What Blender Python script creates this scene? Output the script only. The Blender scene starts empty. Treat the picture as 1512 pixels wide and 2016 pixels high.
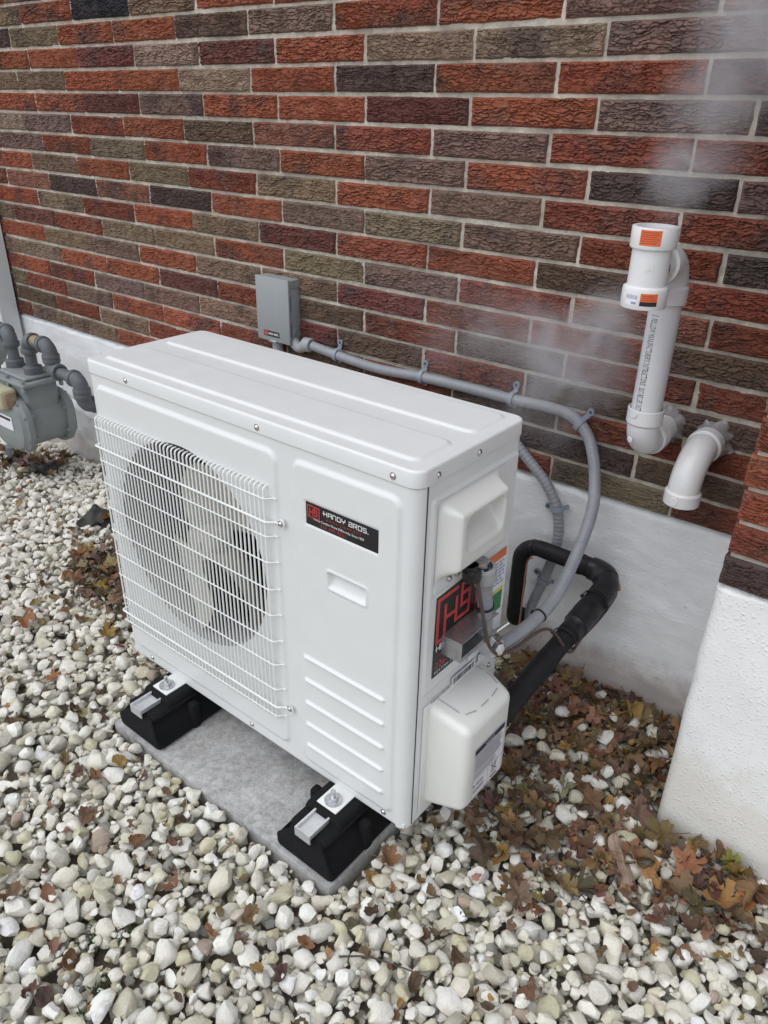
import bpy, bmesh, math, random
import numpy as np
from mathutils import Vector, Matrix, Euler

random.seed(7)
rng = np.random.default_rng(11)
S = bpy.context.scene
COL = S.collection

# ------------------------------------------------------------------ camera, sky, sun, exposure
cam_d = bpy.data.cameras.new('camera')
cam = bpy.data.objects.new('camera', cam_d)
COL.objects.link(cam)
cam.location = (1.08986, -1.66042, 1.40007)
cam.rotation_euler = (1.0860657, -0.0189737, 0.67905586)
cam_d.sensor_fit = 'VERTICAL'
cam_d.sensor_height = 24.0
cam_d.lens = 24.0 * 1509.26 / 2016.0
cam_d.clip_start = 0.05
cam_d.clip_end = 900.0
S.camera = cam

SUN_EL, SUN_AZ = math.radians(60), math.radians(-166)      # azimuth measured from +y towards +x
world = bpy.data.worlds.new('World')
S.world = world
world.use_nodes = True
wn = world.node_tree
wn.nodes.clear()
w_out = wn.nodes.new('ShaderNodeOutputWorld')
w_bg = wn.nodes.new('ShaderNodeBackground')
w_sky = wn.nodes.new('ShaderNodeTexSky')
w_sky.sky_type = 'NISHITA'
w_sky.sun_disc = False
w_sky.sun_elevation = SUN_EL
w_sky.sun_rotation = SUN_AZ
w_sky.air_density = 1.0
w_sky.dust_density = 1.0
w_hs = wn.nodes.new('ShaderNodeHueSaturation')
w_hs.inputs['Saturation'].default_value = 0.37            # overcast: the cloud deck greys the sky
wn.links.new(w_sky.outputs[0], w_hs.inputs['Color'])
wn.links.new(w_hs.outputs[0], w_bg.inputs['Color'])
w_bg.inputs['Strength'].default_value = 0.15
wn.links.new(w_bg.outputs[0], w_out.inputs['Surface'])

sun_d = bpy.data.lights.new('sun', 'SUN')
sun_d.energy = 0.95
sun_d.angle = math.radians(70)
sun_d.color = (1.0, 0.985, 0.965)
sun = bpy.data.objects.new('sun', sun_d)
COL.objects.link(sun)
sd = Vector((math.sin(SUN_AZ) * math.cos(SUN_EL), math.cos(SUN_AZ) * math.cos(SUN_EL), math.sin(SUN_EL)))
sun.rotation_euler = sd.to_track_quat('Z', 'Y').to_euler()
sun.location = sd * 8

S.view_settings.view_transform = 'Standard'
S.view_settings.look = 'None'
S.view_settings.gamma = 1.0
S.view_settings.use_curve_mapping = False
S.view_settings.exposure = 0.45
S.render.engine = 'CYCLES'
S.cycles.use_denoising = True
S.cycles.max_bounces = 8
S.cycles.volume_bounces = 1
S.cycles.volume_step_rate = 0.45

# ------------------------------------------------------------------ helpers: nodes and materials
def mat(name, color=(.5, .5, .5), rough=.6, metal=0.0, spec=.5, build=None, coat=0.0):
    m = bpy.data.materials.new(name)
    m.use_nodes = True
    nt = m.node_tree
    b = nt.nodes['Principled BSDF']
    b.inputs['Base Color'].default_value = (*color, 1)
    b.inputs['Roughness'].default_value = rough
    b.inputs['Metallic'].default_value = metal
    b.inputs['Specular IOR Level'].default_value = spec
    b.inputs['Coat Weight'].default_value = coat
    if build:
        build(nt, b)
    return m

def nd(nt, t, **kw):
    n = nt.nodes.new(t)
    for k, v in kw.items():
        if k.startswith('i_'):
            key = k[2:].replace('_', ' ')
            n.inputs[key].default_value = v
        else:
            setattr(n, k, v)
    return n

def noise(nt, vec, scale, detail=4, rough=.55, dist=0.0):
    n = nd(nt, 'ShaderNodeTexNoise')
    n.inputs['Scale'].default_value = scale
    n.inputs['Detail'].default_value = detail
    n.inputs['Roughness'].default_value = rough
    n.inputs['Distortion'].default_value = dist
    if vec is not None:
        nt.links.new(vec, n.inputs['Vector'])
    return n.outputs['Fac']

def ramp(nt, fac, stops):
    r = nd(nt, 'ShaderNodeValToRGB')
    e = r.color_ramp.elements
    while len(e) < len(stops):
        e.new(0.5)
    for el, (p, c) in zip(e, stops):
        el.position = p
        el.color = (*c, 1) if len(c) == 3 else c
    nt.links.new(fac, r.inputs['Fac'])
    return r.outputs['Color']

def g(v):
    return (v, v, v)

def mix(nt, fac, a, b, mode='MIX'):
    n = nd(nt, 'ShaderNodeMix', data_type='RGBA', blend_type=mode)
    for sock, val in ((n.inputs[0], fac), (n.inputs[6], a), (n.inputs[7], b)):
        if isinstance(val, (int, float)):
            sock.default_value = val
        elif isinstance(val, tuple):
            sock.default_value = (*val, 1) if len(val) == 3 else val
        else:
            nt.links.new(val, sock)
    return n.outputs[2]

def bump(nt, b, h, strength=.4, dist=.003):
    n = nd(nt, 'ShaderNodeBump')
    n.inputs['Strength'].default_value = strength
    n.inputs['Distance'].default_value = dist
    nt.links.new(h, n.inputs['Height'])
    nt.links.new(n.outputs[0], b.inputs['Normal'])

def objco(nt, scale=None):
    c = nd(nt, 'ShaderNodeTexCoord').outputs['Object']
    if scale is None:
        return c
    m = nd(nt, 'ShaderNodeMapping')
    m.inputs['Scale'].default_value = scale
    nt.links.new(c, m.inputs['Vector'])
    return m.outputs['Vector']

def worn(c1, c2, scale=40, rough=(.4, .6), bs=.15, bd=.001):
    def f(nt, b):
        v = objco(nt)
        n1 = noise(nt, v, scale, 5)
        nt.links.new(ramp(nt, n1, [(.3, c1), (.75, c2)]), b.inputs['Base Color'])
        n2 = noise(nt, v, scale * .35, 4)
        nt.links.new(ramp(nt, n2, [(.3, g(rough[0])), (.7, g(rough[1]))]), b.inputs['Roughness'])
        bump(nt, b, noise(nt, v, scale * 6, 3), bs, bd)
    return f

# ------------------------------------------------------------------ helpers: meshes and objects
class MB:
    """Collects vertices and faces, then becomes ONE mesh object."""
    def __init__(self):
        self.v, self.f, self.n = [], [], 0

    def add(self, verts, faces):
        o = self.n
        self.v.append(np.asarray(verts, float).reshape(-1, 3))
        self.n += len(self.v[-1])
        self.f += [tuple(i + o for i in q) for q in faces]
        return self

    def mesh(self, name, smooth=True, angle=40):
        me = bpy.data.meshes.new(name)
        V = np.concatenate(self.v) if self.v else np.zeros((0, 3))
        me.from_pydata(V.tolist(), [], self.f)
        me.update()
        if smooth:
            me.polygons.foreach_set('use_smooth', [True] * len(me.polygons))
            me.set_sharp_from_angle(angle=math.radians(angle))
        return me

def link(name, me, m=None, parent=None, loc=None, rot=None):
    o = bpy.data.objects.new(name, me)
    if m is not None and me is not None and not me.materials:
        me.materials.append(m)
    COL.objects.link(o)
    if parent is not None:
        o.parent = parent
    if loc is not None:
        o.location = loc
    if rot is not None:
        o.rotation_euler = rot
    return o

def thing(name, label, cat, loc=(0, 0, 0), group=None):
    o = bpy.data.objects.new(name, None)
    COL.objects.link(o)
    o.empty_display_size = .05
    o['label'] = label
    o['category'] = cat
    if group:
        o['group'] = group
    return o

def tag(o, label=None, cat=None, group=None, kind=None):
    for k, v in (('label', label), ('category', cat), ('group', group), ('kind', kind)):
        if v:
            o[k] = v
    return o

def part(name, mb, m, parent, smooth=True, angle=40):
    return link(name, mb.mesh(name, smooth, angle) if isinstance(mb, MB) else mb, m, parent)

def rbox(x0, x1, y0, y1, z0, z1, r=.0, seg=2, mb=None):
    bm = bmesh.new()
    bmesh.ops.create_cube(bm, size=1)
    for v in bm.verts:
        v.co = Vector(((x0 + x1) / 2 + v.co.x * (x1 - x0), (y0 + y1) / 2 + v.co.y * (y1 - y0), (z0 + z1) / 2 + v.co.z * (z1 - z0)))
    if r > 0:
        bmesh.ops.bevel(bm, geom=bm.edges[:], offset=r, segments=seg, profile=.5, affect='EDGES')
    return from_bm(bm, mb)

def from_bm(bm, mb=None):
    mb = mb or MB()
    bm.verts.index_update()
    mb.add([v.co[:] for v in bm.verts], [[v.index for v in f.verts] for f in bm.faces])
    bm.free()
    return mb

def frustum(base, top, r=.01, seg=3):
    """hexahedron from two quads of points, with rounded edges"""
    bm = bmesh.new()
    vs = [bm.verts.new(p) for p in list(base) + list(top)]
    bm.faces.new(vs[0:4][::-1]); bm.faces.new(vs[4:8])
    for i in range(4):
        j = (i + 1) % 4
        bm.faces.new((vs[i], vs[j], vs[4 + j], vs[4 + i]))
    bmesh.ops.recalc_face_normals(bm, faces=bm.faces[:])
    if r > 0:
        bmesh.ops.bevel(bm, geom=bm.edges[:], offset=r, segments=seg, profile=.5, affect='EDGES')
    return from_bm(bm)

def spline(pts, n=12):
    P = np.array(pts, float)
    P = np.vstack([2 * P[0] - P[1], P, 2 * P[-1] - P[-2]])
    out = []
    for i in range(1, len(P) - 2):
        p0, p1, p2, p3 = P[i - 1:i + 3]
        for t in np.linspace(0, 1, n, endpoint=False):
            out.append(.5 * ((2 * p1) + (-p0 + p2) * t + (2 * p0 - 5 * p1 + 4 * p2 - p3) * t * t + (-p0 + 3 * p1 - 3 * p2 + p3) * t ** 3))
    out.append(P[-2])
    return np.array(out)

def resample(path, step):
    path = np.asarray(path, float)
    d = np.r_[0, np.cumsum(np.linalg.norm(np.diff(path, axis=0), axis=1))]
    n = max(2, int(round(d[-1] / step)) + 1)
    s = np.linspace(0, d[-1], n)
    return np.c_[[np.interp(s, d, path[:, k]) for k in range(3)]].T, s

def fillet(pts, r, n=8):
    """polyline with rounded corners"""
    P = [Vector(p) for p in pts]
    out = [P[0][:]]
    for i in range(1, len(P) - 1):
        a = (P[i - 1] - P[i]); b = (P[i + 1] - P[i])
        la, lb = a.length, b.length
        a.normalize(); b.normalize()
        ang = a.angle(b)
        d = min(r / math.tan(ang / 2), la * .49, lb * .49)
        p0 = P[i] + a * d; p2 = P[i] + b * d
        rr = d * math.tan(ang / 2)
        bis = (a + b).normalized()
        c = P[i] + bis * (rr / math.sin(ang / 2))
        u = (p0 - c); w = (p2 - c)
        th = u.angle(w)
        for k in range(n + 1):
            t = k / n
            out.append(((u * math.sin((1 - t) * th) + w * math.sin(t * th)) / math.sin(th) + c)[:])
    out.append(P[-1][:])
    return np.array(out)

def tube(path, r, seg=12, caps=True, mb=None, hollow=0):
    path = np.asarray(path, float)
    n = len(path)
    r = np.full(n, r) if np.isscalar(r) else np.asarray(r, float)
    T = np.gradient(path, axis=0)
    T /= np.linalg.norm(T, axis=1)[:, None] + 1e-12
    a = np.array([0, 0, 1.0]) if abs(T[0][2]) < .9 else np.array([1.0, 0, 0])
    U = np.cross(T[0], a); U /= np.linalg.norm(U)
    ang = np.linspace(0, 2 * np.pi, seg, endpoint=False)
    V = []
    for i in range(n):
        U = U - T[i] * (U @ T[i]); U /= np.linalg.norm(U)
        W = np.cross(T[i], U)
        V.append(path[i] + r[i] * (np.cos(ang)[:, None] * U + np.sin(ang)[:, None] * W))
    V = np.concatenate(V)
    F = []
    for i in range(n - 1):
        for j in range(seg):
            k = (j + 1) % seg
            F.append((i * seg + j, i * seg + k, (i + 1) * seg + k, (i + 1) * seg + j))
    if caps:
        F.append(tuple(range(seg))[::-1]); F.append(tuple(range((n - 1) * seg, n * seg)))
    return (mb or MB()).add(V, F)

def lathe(profile, origin, axis, seg=24, mb=None, close=False):
    """profile: (radius, height along axis)"""
    A = Vector(axis).normalized()
    U = A.orthogonal().normalized(); W = A.cross(U)
    V, F = [], []
    for (r, h) in profile:
        for j in range(seg):
            t = 2 * math.pi * j / seg
            V.append((Vector(origin) + A * h + (U * math.cos(t) + W * math.sin(t)) * max(r, 1e-5))[:])
    n = len(profile)
    for i in range(n - 1 + (1 if close else 0)):
        i2 = (i + 1) % n
        for j in range(seg):
            k = (j + 1) % seg
            F.append((i * seg + j, i * seg + k, i2 * seg + k, i2 * seg + j))
    return (mb or MB()).add(V, F)

def strokes(lines, w, to3, mb=None, lift=0.0):
    """flat ribbons along 2-D polylines (mitred); to3 maps (u, v, lift) to a point"""
    mb = mb or MB()
    lift0 = lift
    for k_ln, ln in enumerate(lines):
        lift = lift0 + k_ln * .00009                      # crossing strokes never share a plane
        P = [np.array(p, float) for p in ln]
        closed = np.allclose(P[0], P[-1]) and len(P) > 2
        if closed:
            P = P[:-1]
        n = len(P)
        L, R = [], []
        for i in range(n):
            a = P[i] - P[i - 1] if (i > 0 or closed) else None
            b = P[(i + 1) % n] - P[i] if (i < n - 1 or closed) else None
            if a is None: a = b
            if b is None: b = a
            a = a / np.linalg.norm(a); b = b / np.linalg.norm(b)
            na = np.array([-a[1], a[0]]); nb = np.array([-b[1], b[0]])
            m = na + nb
            m = m / np.linalg.norm(m)
            s = w / 2 / max(.4, m @ na)
            q = P[i].copy()
            if not closed and i == 0: q = q - a * w / 2
            if not closed and i == n - 1: q = q + b * w / 2
            L.append(q + m * s); R.append(q - m * s)
        V = [to3(*p, lift) for p in L] + [to3(*p, lift) for p in R]
        F = []
        for i in range(n if closed else n - 1):
            j = (i + 1) % n
            F.append((i, n + i, n + j, j))
        mb.add(V, F)
    return mb

def quad(to3, u0, u1, v0, v1, lift, mb=None, nu=1):
    mb = mb or MB()
    us = np.linspace(u0, u1, nu + 1)
    V = [to3(u, v0, lift) for u in us] + [to3(u, v1, lift) for u in us]
    return mb.add(V, [(i, i + 1, nu + 2 + i, nu + 1 + i) for i in range(nu)])

_fc = {}
def text_mb(s, size, to3, lift=0.0, mb=None, align='LEFT', space=1.0, xs=1.0):
    c = bpy.data.curves.new('lettering', 'FONT')
    c.body = s; c.size = size; c.align_x = align; c.space_character = space
    c.resolution_u = 3
    o = bpy.data.objects.new('lettering', c)
    COL.objects.link(o)
    bpy.context.view_layer.update()
    me = bpy.data.meshes.new_from_object(o.evaluated_get(bpy.context.evaluated_depsgraph_get()))
    V = [to3(v.co.x * xs, v.co.y, lift) for v in me.vertices]
    F = [tuple(p.vertices) for p in me.polygons]
    bpy.data.objects.remove(o); bpy.data.curves.remove(c); bpy.data.meshes.remove(me)
    return (mb or MB()).add(V, F)

# value noise on numpy arrays -------------------------------------------------------------------
_perm = np.random.default_rng(3).random((256, 256))
def vnoise(x, y, seed=0):
    x = np.asarray(x, float) + seed * 17.13; y = np.asarray(y, float) + seed * 31.7
    xi = np.floor(x).astype(int); yi = np.floor(y).astype(int)
    fx = x - xi; fy = y - yi
    fx = fx * fx * (3 - 2 * fx); fy = fy * fy * (3 - 2 * fy)
    P = lambda i, j: _perm[i % 256, j % 256]
    return (P(xi, yi) * (1 - fx) + P(xi + 1, yi) * fx) * (1 - fy) + (P(xi, yi + 1) * (1 - fx) + P(xi + 1, yi + 1) * fx) * fy
def fbm(x, y, oct=4, seed=0, gain=.5):
    s, a, t = 0, 1, 0
    for k in range(oct):
        s = s + a * vnoise(x * 2 ** k, y * 2 ** k, seed + k); t += a; a *= gain
    return s / t

def sstep(a, b, x):
    t = np.clip((x - a) / (b - a), 0, 1)
    return t * t * (3 - 2 * t)

def grid_faces(nx, ny):
    """quads of an (ny rows, nx cols) grid"""
    i = np.arange((ny - 1) * (nx - 1))
    r, c = i // (nx - 1), i % (nx - 1)
    a = r * nx + c
    return np.c_[a, a + 1, a + nx + 1, a + nx]

def np_mesh(name, V, F, smooth=True, angle=None):
    V = np.ascontiguousarray(V, np.float32); F = np.ascontiguousarray(F, np.int32)
    k = F.shape[1]
    me = bpy.data.meshes.new(name)
    me.vertices.add(len(V)); me.vertices.foreach_set('co', V.ravel())
    me.loops.add(F.size); me.loops.foreach_set('vertex_index', F.ravel())
    me.polygons.add(len(F)); me.polygons.foreach_set('loop_start', np.arange(len(F), dtype=np.int32) * k)
    me.polygons.foreach_set('loop_total', np.full(len(F), k, np.int32))
    me.update(calc_edges=True)
    if smooth:
        me.polygons.foreach_set('use_smooth', np.ones(len(F), bool))
        if angle:
            me.set_sharp_from_angle(angle=math.radians(angle))
    return me

def set_col(me, C):
    a = me.color_attributes.new('Col', 'FLOAT_COLOR', 'POINT')
    a.data.foreach_set('color', np.c_[C, np.ones(len(C))].astype(np.float32).ravel())

# camera projection, used only to pick which stones and leaves are big enough to be single objects
_CR = np.array(Euler(cam.rotation_euler).to_matrix())
def px(P):
    q = (np.atleast_2d(P) - np.array(cam.location)) @ _CR
    return 756 + 1509.26 * q[:, 0] / -q[:, 2], 1008 - 1509.26 * q[:, 1] / -q[:, 2], -q[:, 2]

# ------------------------------------------------------------------ materials
def white_paint(c, rough):
    def f(nt, b):
        v = objco(nt)
        n = noise(nt, v, 14, 4)
        nt.links.new(ramp(nt, n, [(.3, tuple(x * .965 for x in c)), (.7, c)]), b.inputs['Base Color'])
        n2 = noise(nt, v, 30, 3)
        nt.links.new(ramp(nt, n2, [(.3, g(rough - .05)), (.7, g(rough + .07))]), b.inputs['Roughness'])
        bump(nt, b, noise(nt, v, 420, 2), .05, .0006)
    return f
M = {}
M['cabinet'] = mat('cabinet_paint', build=white_paint((.74, .755, .745), .33))
M['cover'] = mat('cover_plastic', build=white_paint((.74, .74, .705), .36))
M['wire'] = mat('grille_coating', build=white_paint((.80, .815, .79), .35))
M['fan'] = mat('fan_plastic', build=worn((.51, .49, .43), (.58, .56, .50), 20, (.45, .6), .05))
M['coil'] = mat('dark_coil', (.006, .007, .014), .6, spec=.2)
M['shroud'] = mat('shroud_paint', build=white_paint((.27, .27, .265), .5))
M['chrome'] = mat('screw_metal', build=worn((.55, .55, .56), (.7, .7, .71), 200, (.18, .35), .05))
for k in ('chrome',):
    M[k].node_tree.nodes['Principled BSDF'].inputs['Metallic'].default_value = 1
M['galv'] = mat('galvanized_steel', build=worn((.42, .43, .45), (.62, .63, .64), 60, (.28, .5), .08))
M['galv'].node_tree.nodes['Principled BSDF'].inputs['Metallic'].default_value = .9
M['alu'] = mat('aluminium_channel', build=worn((.62, .63, .64), (.74, .75, .76), 90, (.35, .5), .06))
M['alu'].node_tree.nodes['Principled BSDF'].inputs['Metallic'].default_value = .6
M['black_print'] = mat('black_vinyl', build=worn((.012, .012, .014), (.02, .02, .022), 60, (.35, .5), .04))
M['red_print'] = mat('red_print', build=worn((.52, .05, .05), (.58, .065, .06), 60, (.4, .5), .02))
M['white_print'] = mat('white_print', (.85, .85, .85), .5)
M['ink'] = mat('black_ink', (.02, .02, .025), .6)
M['grey_ink'] = mat('grey_ink', (.30, .30, .33), .6)
M['blue_ink'] = mat('blue_ink', (.25, .30, .48), .6)
M['navy'] = mat('navy_ink', (.02, .02, .05), .5)
M['paper'] = mat('label_paper', build=worn((.74, .74, .77), (.80, .80, .82), 60, (.4, .5), .03))
M['orange'] = mat('orange_label', build=worn((.66, .13, .03), (.72, .17, .05), 60, (.4, .5), .03))
M['dark_orange'] = mat('orange_fine_print', (.40, .05, .02), .6)
M['yellow'] = mat('yellow_label', (.72, .60, .04), .5)
M['green'] = mat('green_label', (.03, .20, .07), .5)
M['rubber'] = mat('black_rubber', spec=.18, build=worn((.010, .010, .011), (.020, .020, .021), 300, (.75, .95), .8, .003))
M['foam'] = mat('black_pipe_foam', spec=.3, build=worn((.009, .009, .010), (.017, .017, .019), 30, (.5, .75), .25, .002))
M['tape'] = mat('black_tape', build=worn((.008, .008, .009), (.016, .016, .017), 60, (.32, .5), .3, .002))
M['zip'] = mat('black_nylon', (.012, .012, .013), .45)
M['brown_cable'] = mat('brown_cable', build=worn((.075, .045, .042), (.11, .07, .065), 60, (.45, .6), .1))
M['copper_wire'] = mat('tan_wire', build=worn((.36, .17, .10), (.45, .24, .15), 60, (.45, .6), .1))
M['pvc'] = mat('white_pvc', build=worn((.70, .70, .70), (.76, .76, .755), 18, (.24, .36), .04))
M['pvc_pipe'] = mat('grey_white_pvc', build=worn((.63, .63, .65), (.70, .70, .71), 14, (.28, .42), .04))
def sealant(nt, b):
    v = objco(nt)
    nt.links.new(ramp(nt, noise(nt, v, 30, 4), [(.3, (.30, .29, .30)), (.7, (.52, .50, .52))]), b.inputs['Base Color'])
    b.inputs['Roughness'].default_value = .22
    b.inputs['Transmission Weight'].default_value = .35
    bump(nt, b, noise(nt, v, 60, 3), .5, .004)
M['seal'] = mat('clear_sealant', build=sealant)
M['flex'] = mat('grey_flex_conduit', build=worn((.255, .265, .285), (.31, .32, .34), 25, (.38, .52), .08))
M['fitting'] = mat('grey_fitting', build=worn((.30, .31, .315), (.38, .39, .395), 30, (.42, .6), .1))
M['strap'] = mat('blue_grey_strap', build=worn((.24, .28, .34), (.31, .34, .39), 30, (.4, .55), .08))
M['box'] = mat('grey_box_paint', build=worn((.275, .30, .31), (.31, .335, .345), 12, (.36, .5), .06))
M['meter'] = mat('meter_paint', build=worn((.20, .225, .225), (.255, .275, .27), 14, (.42, .62), .12))
M['meter_pipe'] = mat('pipe_paint', build=worn((.085, .095, .105), (.135, .145, .158), 25, (.45, .65), .25, .002))
M['brass'] = mat('bare_nipple', build=worn((.22, .15, .09), (.34, .27, .19), 60, (.4, .6), .2))
M['yellowed'] = mat('yellowed_plastic', build=worn((.44, .41, .27), (.52, .49, .35), 40, (.3, .5), .1))
M['dark_glass'] = mat('dark_index_glass', (.05, .045, .04), .15)
M['downspout'] = mat('white_downspout', build=worn((.68, .70, .70), (.76, .77, .77), 8, (.35, .5), .05))
M['splinter'] = mat('weathered_wood', build=lambda nt, b: (
    nt.links.new(ramp(nt, noise(nt, objco(nt, (90, 12, 60)), 1.4, 5, .6, .6), [(.3, (.17, .11, .08)), (.7, (.46, .34, .26))]), b.inputs['Base Color']),
    bump(nt, b, noise(nt, objco(nt, (160, 14, 90)), 1.4, 4), .8, .004)))
M['twig'] = mat('dry_twig', build=worn((.05, .035, .025), (.10, .07, .05), 60, (.7, .9), .3))

def brick_mat(name, individual):
    def f(nt, b):
        co = nd(nt, 'ShaderNodeTexCoord').outputs['Object']
        if individual:
            oi = nd(nt, 'ShaderNodeObjectInfo')
            base = oi.outputs['Color']
            off = nd(nt, 'ShaderNodeCombineXYZ')
            m100 = nd(nt, 'ShaderNodeMath', operation='MULTIPLY'); m100.inputs[1].default_value = 57.0
            nt.links.new(oi.outputs['Random'], m100.inputs[0])
            for k in range(3):
                nt.links.new(m100.outputs[0], off.inputs[k])
            av = nd(nt, 'ShaderNodeVectorMath', operation='ADD')
            nt.links.new(co, av.inputs[0]); nt.links.new(off.outputs[0], av.inputs[1])
            vec = av.outputs[0]
        else:
            base = nd(nt, 'ShaderNodeAttribute', attribute_name='Col').outputs['Color']
            vec = co
        n1 = noise(nt, vec, 6.5, 3, .6, .4)
        c1 = mix(nt, ramp(nt, n1, [(.50, g(0)), (.68, g(.75))]), base, (.085, .062, .056))
        n2 = noise(nt, vec, 55, 5, .65)
        c2 = mix(nt, ramp(nt, n2, [(.3, g(.30)), (.7, g(0))]), c1, (.04, .028, .024))
        n3 = noise(nt, vec, 24, 4, .6)
        c3 = mix(nt, ramp(nt, n3, [(.55, g(0)), (.8, g(.35))]), c2, mix(nt, .5, base, (.42, .34, .27)))
        n4 = noise(nt, vec, 340, 2, .5)
        c4 = mix(nt, ramp(nt, n4, [(.72, g(0)), (.8, g(.4))]), c3, (.5, .44, .38))
        nt.links.new(c4, b.inputs['Base Color'])
        b.inputs['Roughness'].default_value = .88
        b.inputs['Specular IOR Level'].default_value = .25
        bump(nt, b, noise(nt, vec, 230, 5, .7), .8, .0022)
    return mat(name, build=f)
M['brick'] = brick_mat('rug_brick', True)
M['brick_far'] = brick_mat('rug_brick_courses', False)

def mortar_f(nt, b):
    v = objco(nt)
    c = ramp(nt, noise(nt, v, 70, 6, .7), [(.3, (.43, .39, .32)), (.5, (.57, .525, .445)), (.75, (.66, .62, .54))])
    st = ramp(nt, noise(nt, v, 8, 5, .65), [(.38, g(.6)), (.6, g(0))])
    c = mix(nt, st, c, (.27, .24, .20))
    nt.links.new(c, b.inputs['Base Color'])
    b.inputs['Roughness'].default_value = .95
    b.inputs['Specular IOR Level'].default_value = .2
    bump(nt, b, noise(nt, v, 300, 4, .7), .7, .002)
M['mortar'] = mat('mortar', build=mortar_f)

def parge_f(nt, b):
    v = objco(nt)
    c = ramp(nt, noise(nt, v, 3.2, 5, .6), [(.3, (.74, .75, .76)), (.55, (.82, .83, .84)), (.8, (.85, .86, .87))])
    # damp, dirty band near the gravel and a few scuffs
    sx = nd(nt, 'ShaderNodeSeparateXYZ'); nt.links.new(v, sx.inputs[0])
    nz = noise(nt, v, 16, 5, .65)
    ad = nd(nt, 'ShaderNodeMath', operation='MULTIPLY_ADD'); ad.inputs[1].default_value = -.16; nt.links.new(nz, ad.inputs[0]); nt.links.new(sx.outputs[2], ad.inputs[2])
    low = ramp(nt, ad.outputs[0], [(.0, g(.75)), (.09, g(0))])
    c = mix(nt, low, c, (.40, .34, .30))
    sc = ramp(nt, noise(nt, v, 45, 3, .5), [(.70, g(0)), (.75, g(.6))])
    c = mix(nt, sc, c, (.36, .34, .33))
    nt.links.new(c, b.inputs['Base Color'])
    b.inputs['Roughness'].default_value = .62
    v2 = objco(nt, (14, 14, 70))
    bump(nt, b, mix(nt, .5, noise(nt, v2, 1.5, 6, .7, .8), noise(nt, v, 140, 5, .7)), .6, .006)
M['parge'] = mat('white_painted_parging', build=parge_f)
def stucco_f(nt, b):
    v = objco(nt)
    c = ramp(nt, noise(nt, v, 2.5, 5, .6), [(.3, (.80, .80, .785)), (.7, (.87, .88, .875))])
    sx = nd(nt, 'ShaderNodeSeparateXYZ'); nt.links.new(v, sx.inputs[0])
    nz = noise(nt, v, 9, 5, .65)
    ad = nd(nt, 'ShaderNodeMath', operation='MULTIPLY_ADD'); ad.inputs[1].default_value = -.35; nt.links.new(nz, ad.inputs[0]); nt.links.new(sx.outputs[2], ad.inputs[2])
    low = ramp(nt, ad.outputs[0], [(.0, g(.38)), (.10, g(0))])
    c = mix(nt, low, c, (.55, .50, .38))
    nt.links.new(c, b.inputs['Base Color'])
    b.inputs['Roughness'].default_value = .7
    vo = nd(nt, 'ShaderNodeTexVoronoi', feature='SMOOTH_F1'); vo.inputs['Scale'].default_value = 150
    nt.links.new(v, vo.inputs['Vector'])
    dots = ramp(nt, vo.outputs['Distance'], [(.05, g(1)), (.34, g(0))])
    dots = mix(nt, .55, dots, ramp(nt, noise(nt, v, 45, 3), [(.35, g(.2)), (.6, g(1))]), 'MULTIPLY')
    bump(nt, b, mix(nt, .3, dots, noise(nt, v, 200, 3, .6)), .5, .004)
M['stucco'] = mat('stippled_white_parging', build=stucco_f)

def conc_f(nt, b):
    v = objco(nt)
    c = mix(nt, .5, ramp(nt, noise(nt, v, 9, 6, .65), [(.3, (.24, .235, .225)), (.5, (.35, .345, .335)), (.72, (.52, .515, .50))]), ramp(nt, noise(nt, v, 75, 5, .7), [(.36, (.20, .195, .185)), (.5, (.36, .355, .345)), (.66, (.56, .555, .54))]))
    sp = ramp(nt, noise(nt, v, 260, 2, .5), [(.66, g(0)), (.74, g(.5))])
    c = mix(nt, sp, c, (.55, .54, .52))
    nt.links.new(c, b.inputs['Base Color'])
    b.inputs['Roughness'].default_value = .85
    # shallow cross-hatched tread pattern
    m = nd(nt, 'ShaderNodeMapping'); m.inputs['Rotation'].default_value = (0, 0, math.radians(45)); nt.links.new(v, m.inputs['Vector'])
    hs = []
    for ax in (0, 1):
        w = nd(nt, 'ShaderNodeTexWave', wave_type='BANDS', bands_direction='XY'[ax], wave_profile='SIN')
        w.inputs['Scale'].default_value = 10.5
        w.inputs['Distortion'].default_value = .0
        nt.links.new(m.outputs[0], w.inputs['Vector'])
        hs.append(ramp(nt, w.outputs['Fac'], [(.0, g(0)), (.07, g(1))]))
    h = mix(nt, 1.0, hs[0], hs[1], 'MULTIPLY')
    bump(nt, b, mix(nt, .6, h, noise(nt, v, 180, 4)), .4, .0022)
M['concrete'] = mat('patio_slab_concrete', build=conc_f)

def stone_f(nt, b):
    v = objco(nt)
    base = nd(nt, 'ShaderNodeAttribute', attribute_name='Col').outputs['Color']
    st = ramp(nt, noise(nt, v, 38, 4, .6, .3), [(.50, g(0)), (.66, g(.65))])
    c = mix(nt, st, base, mix(nt, .6, base, (.38, .34, .20)))
    t2 = ramp(nt, noise(nt, v, 22, 4, .6), [(.52, g(0)), (.68, g(.55))])
    c = mix(nt, t2, c, mix(nt, .5, base, (.42, .32, .22)))
    n2 = ramp(nt, noise(nt, v, 120, 6, .7), [(.25, g(.5)), (.46, g(0))])
    c = mix(nt, n2, c, mix(nt, .7, base, (.24, .22, .17)))
    n3 = ramp(nt, noise(nt, v, 75, 5, .65), [(.58, g(0)), (.72, g(.7))])
    c = mix(nt, n3, c, (.83, .83, .82))
    nt.links.new(c, b.inputs['Base Color'])
    b.inputs['Roughness'].default_value = .8
    b.inputs['Specular IOR Level'].default_value = .35
    bump(nt, b, noise(nt, v, 130, 6, .7), .9, .004)
M['stone'] = mat('white_limestone', build=stone_f)

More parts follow.
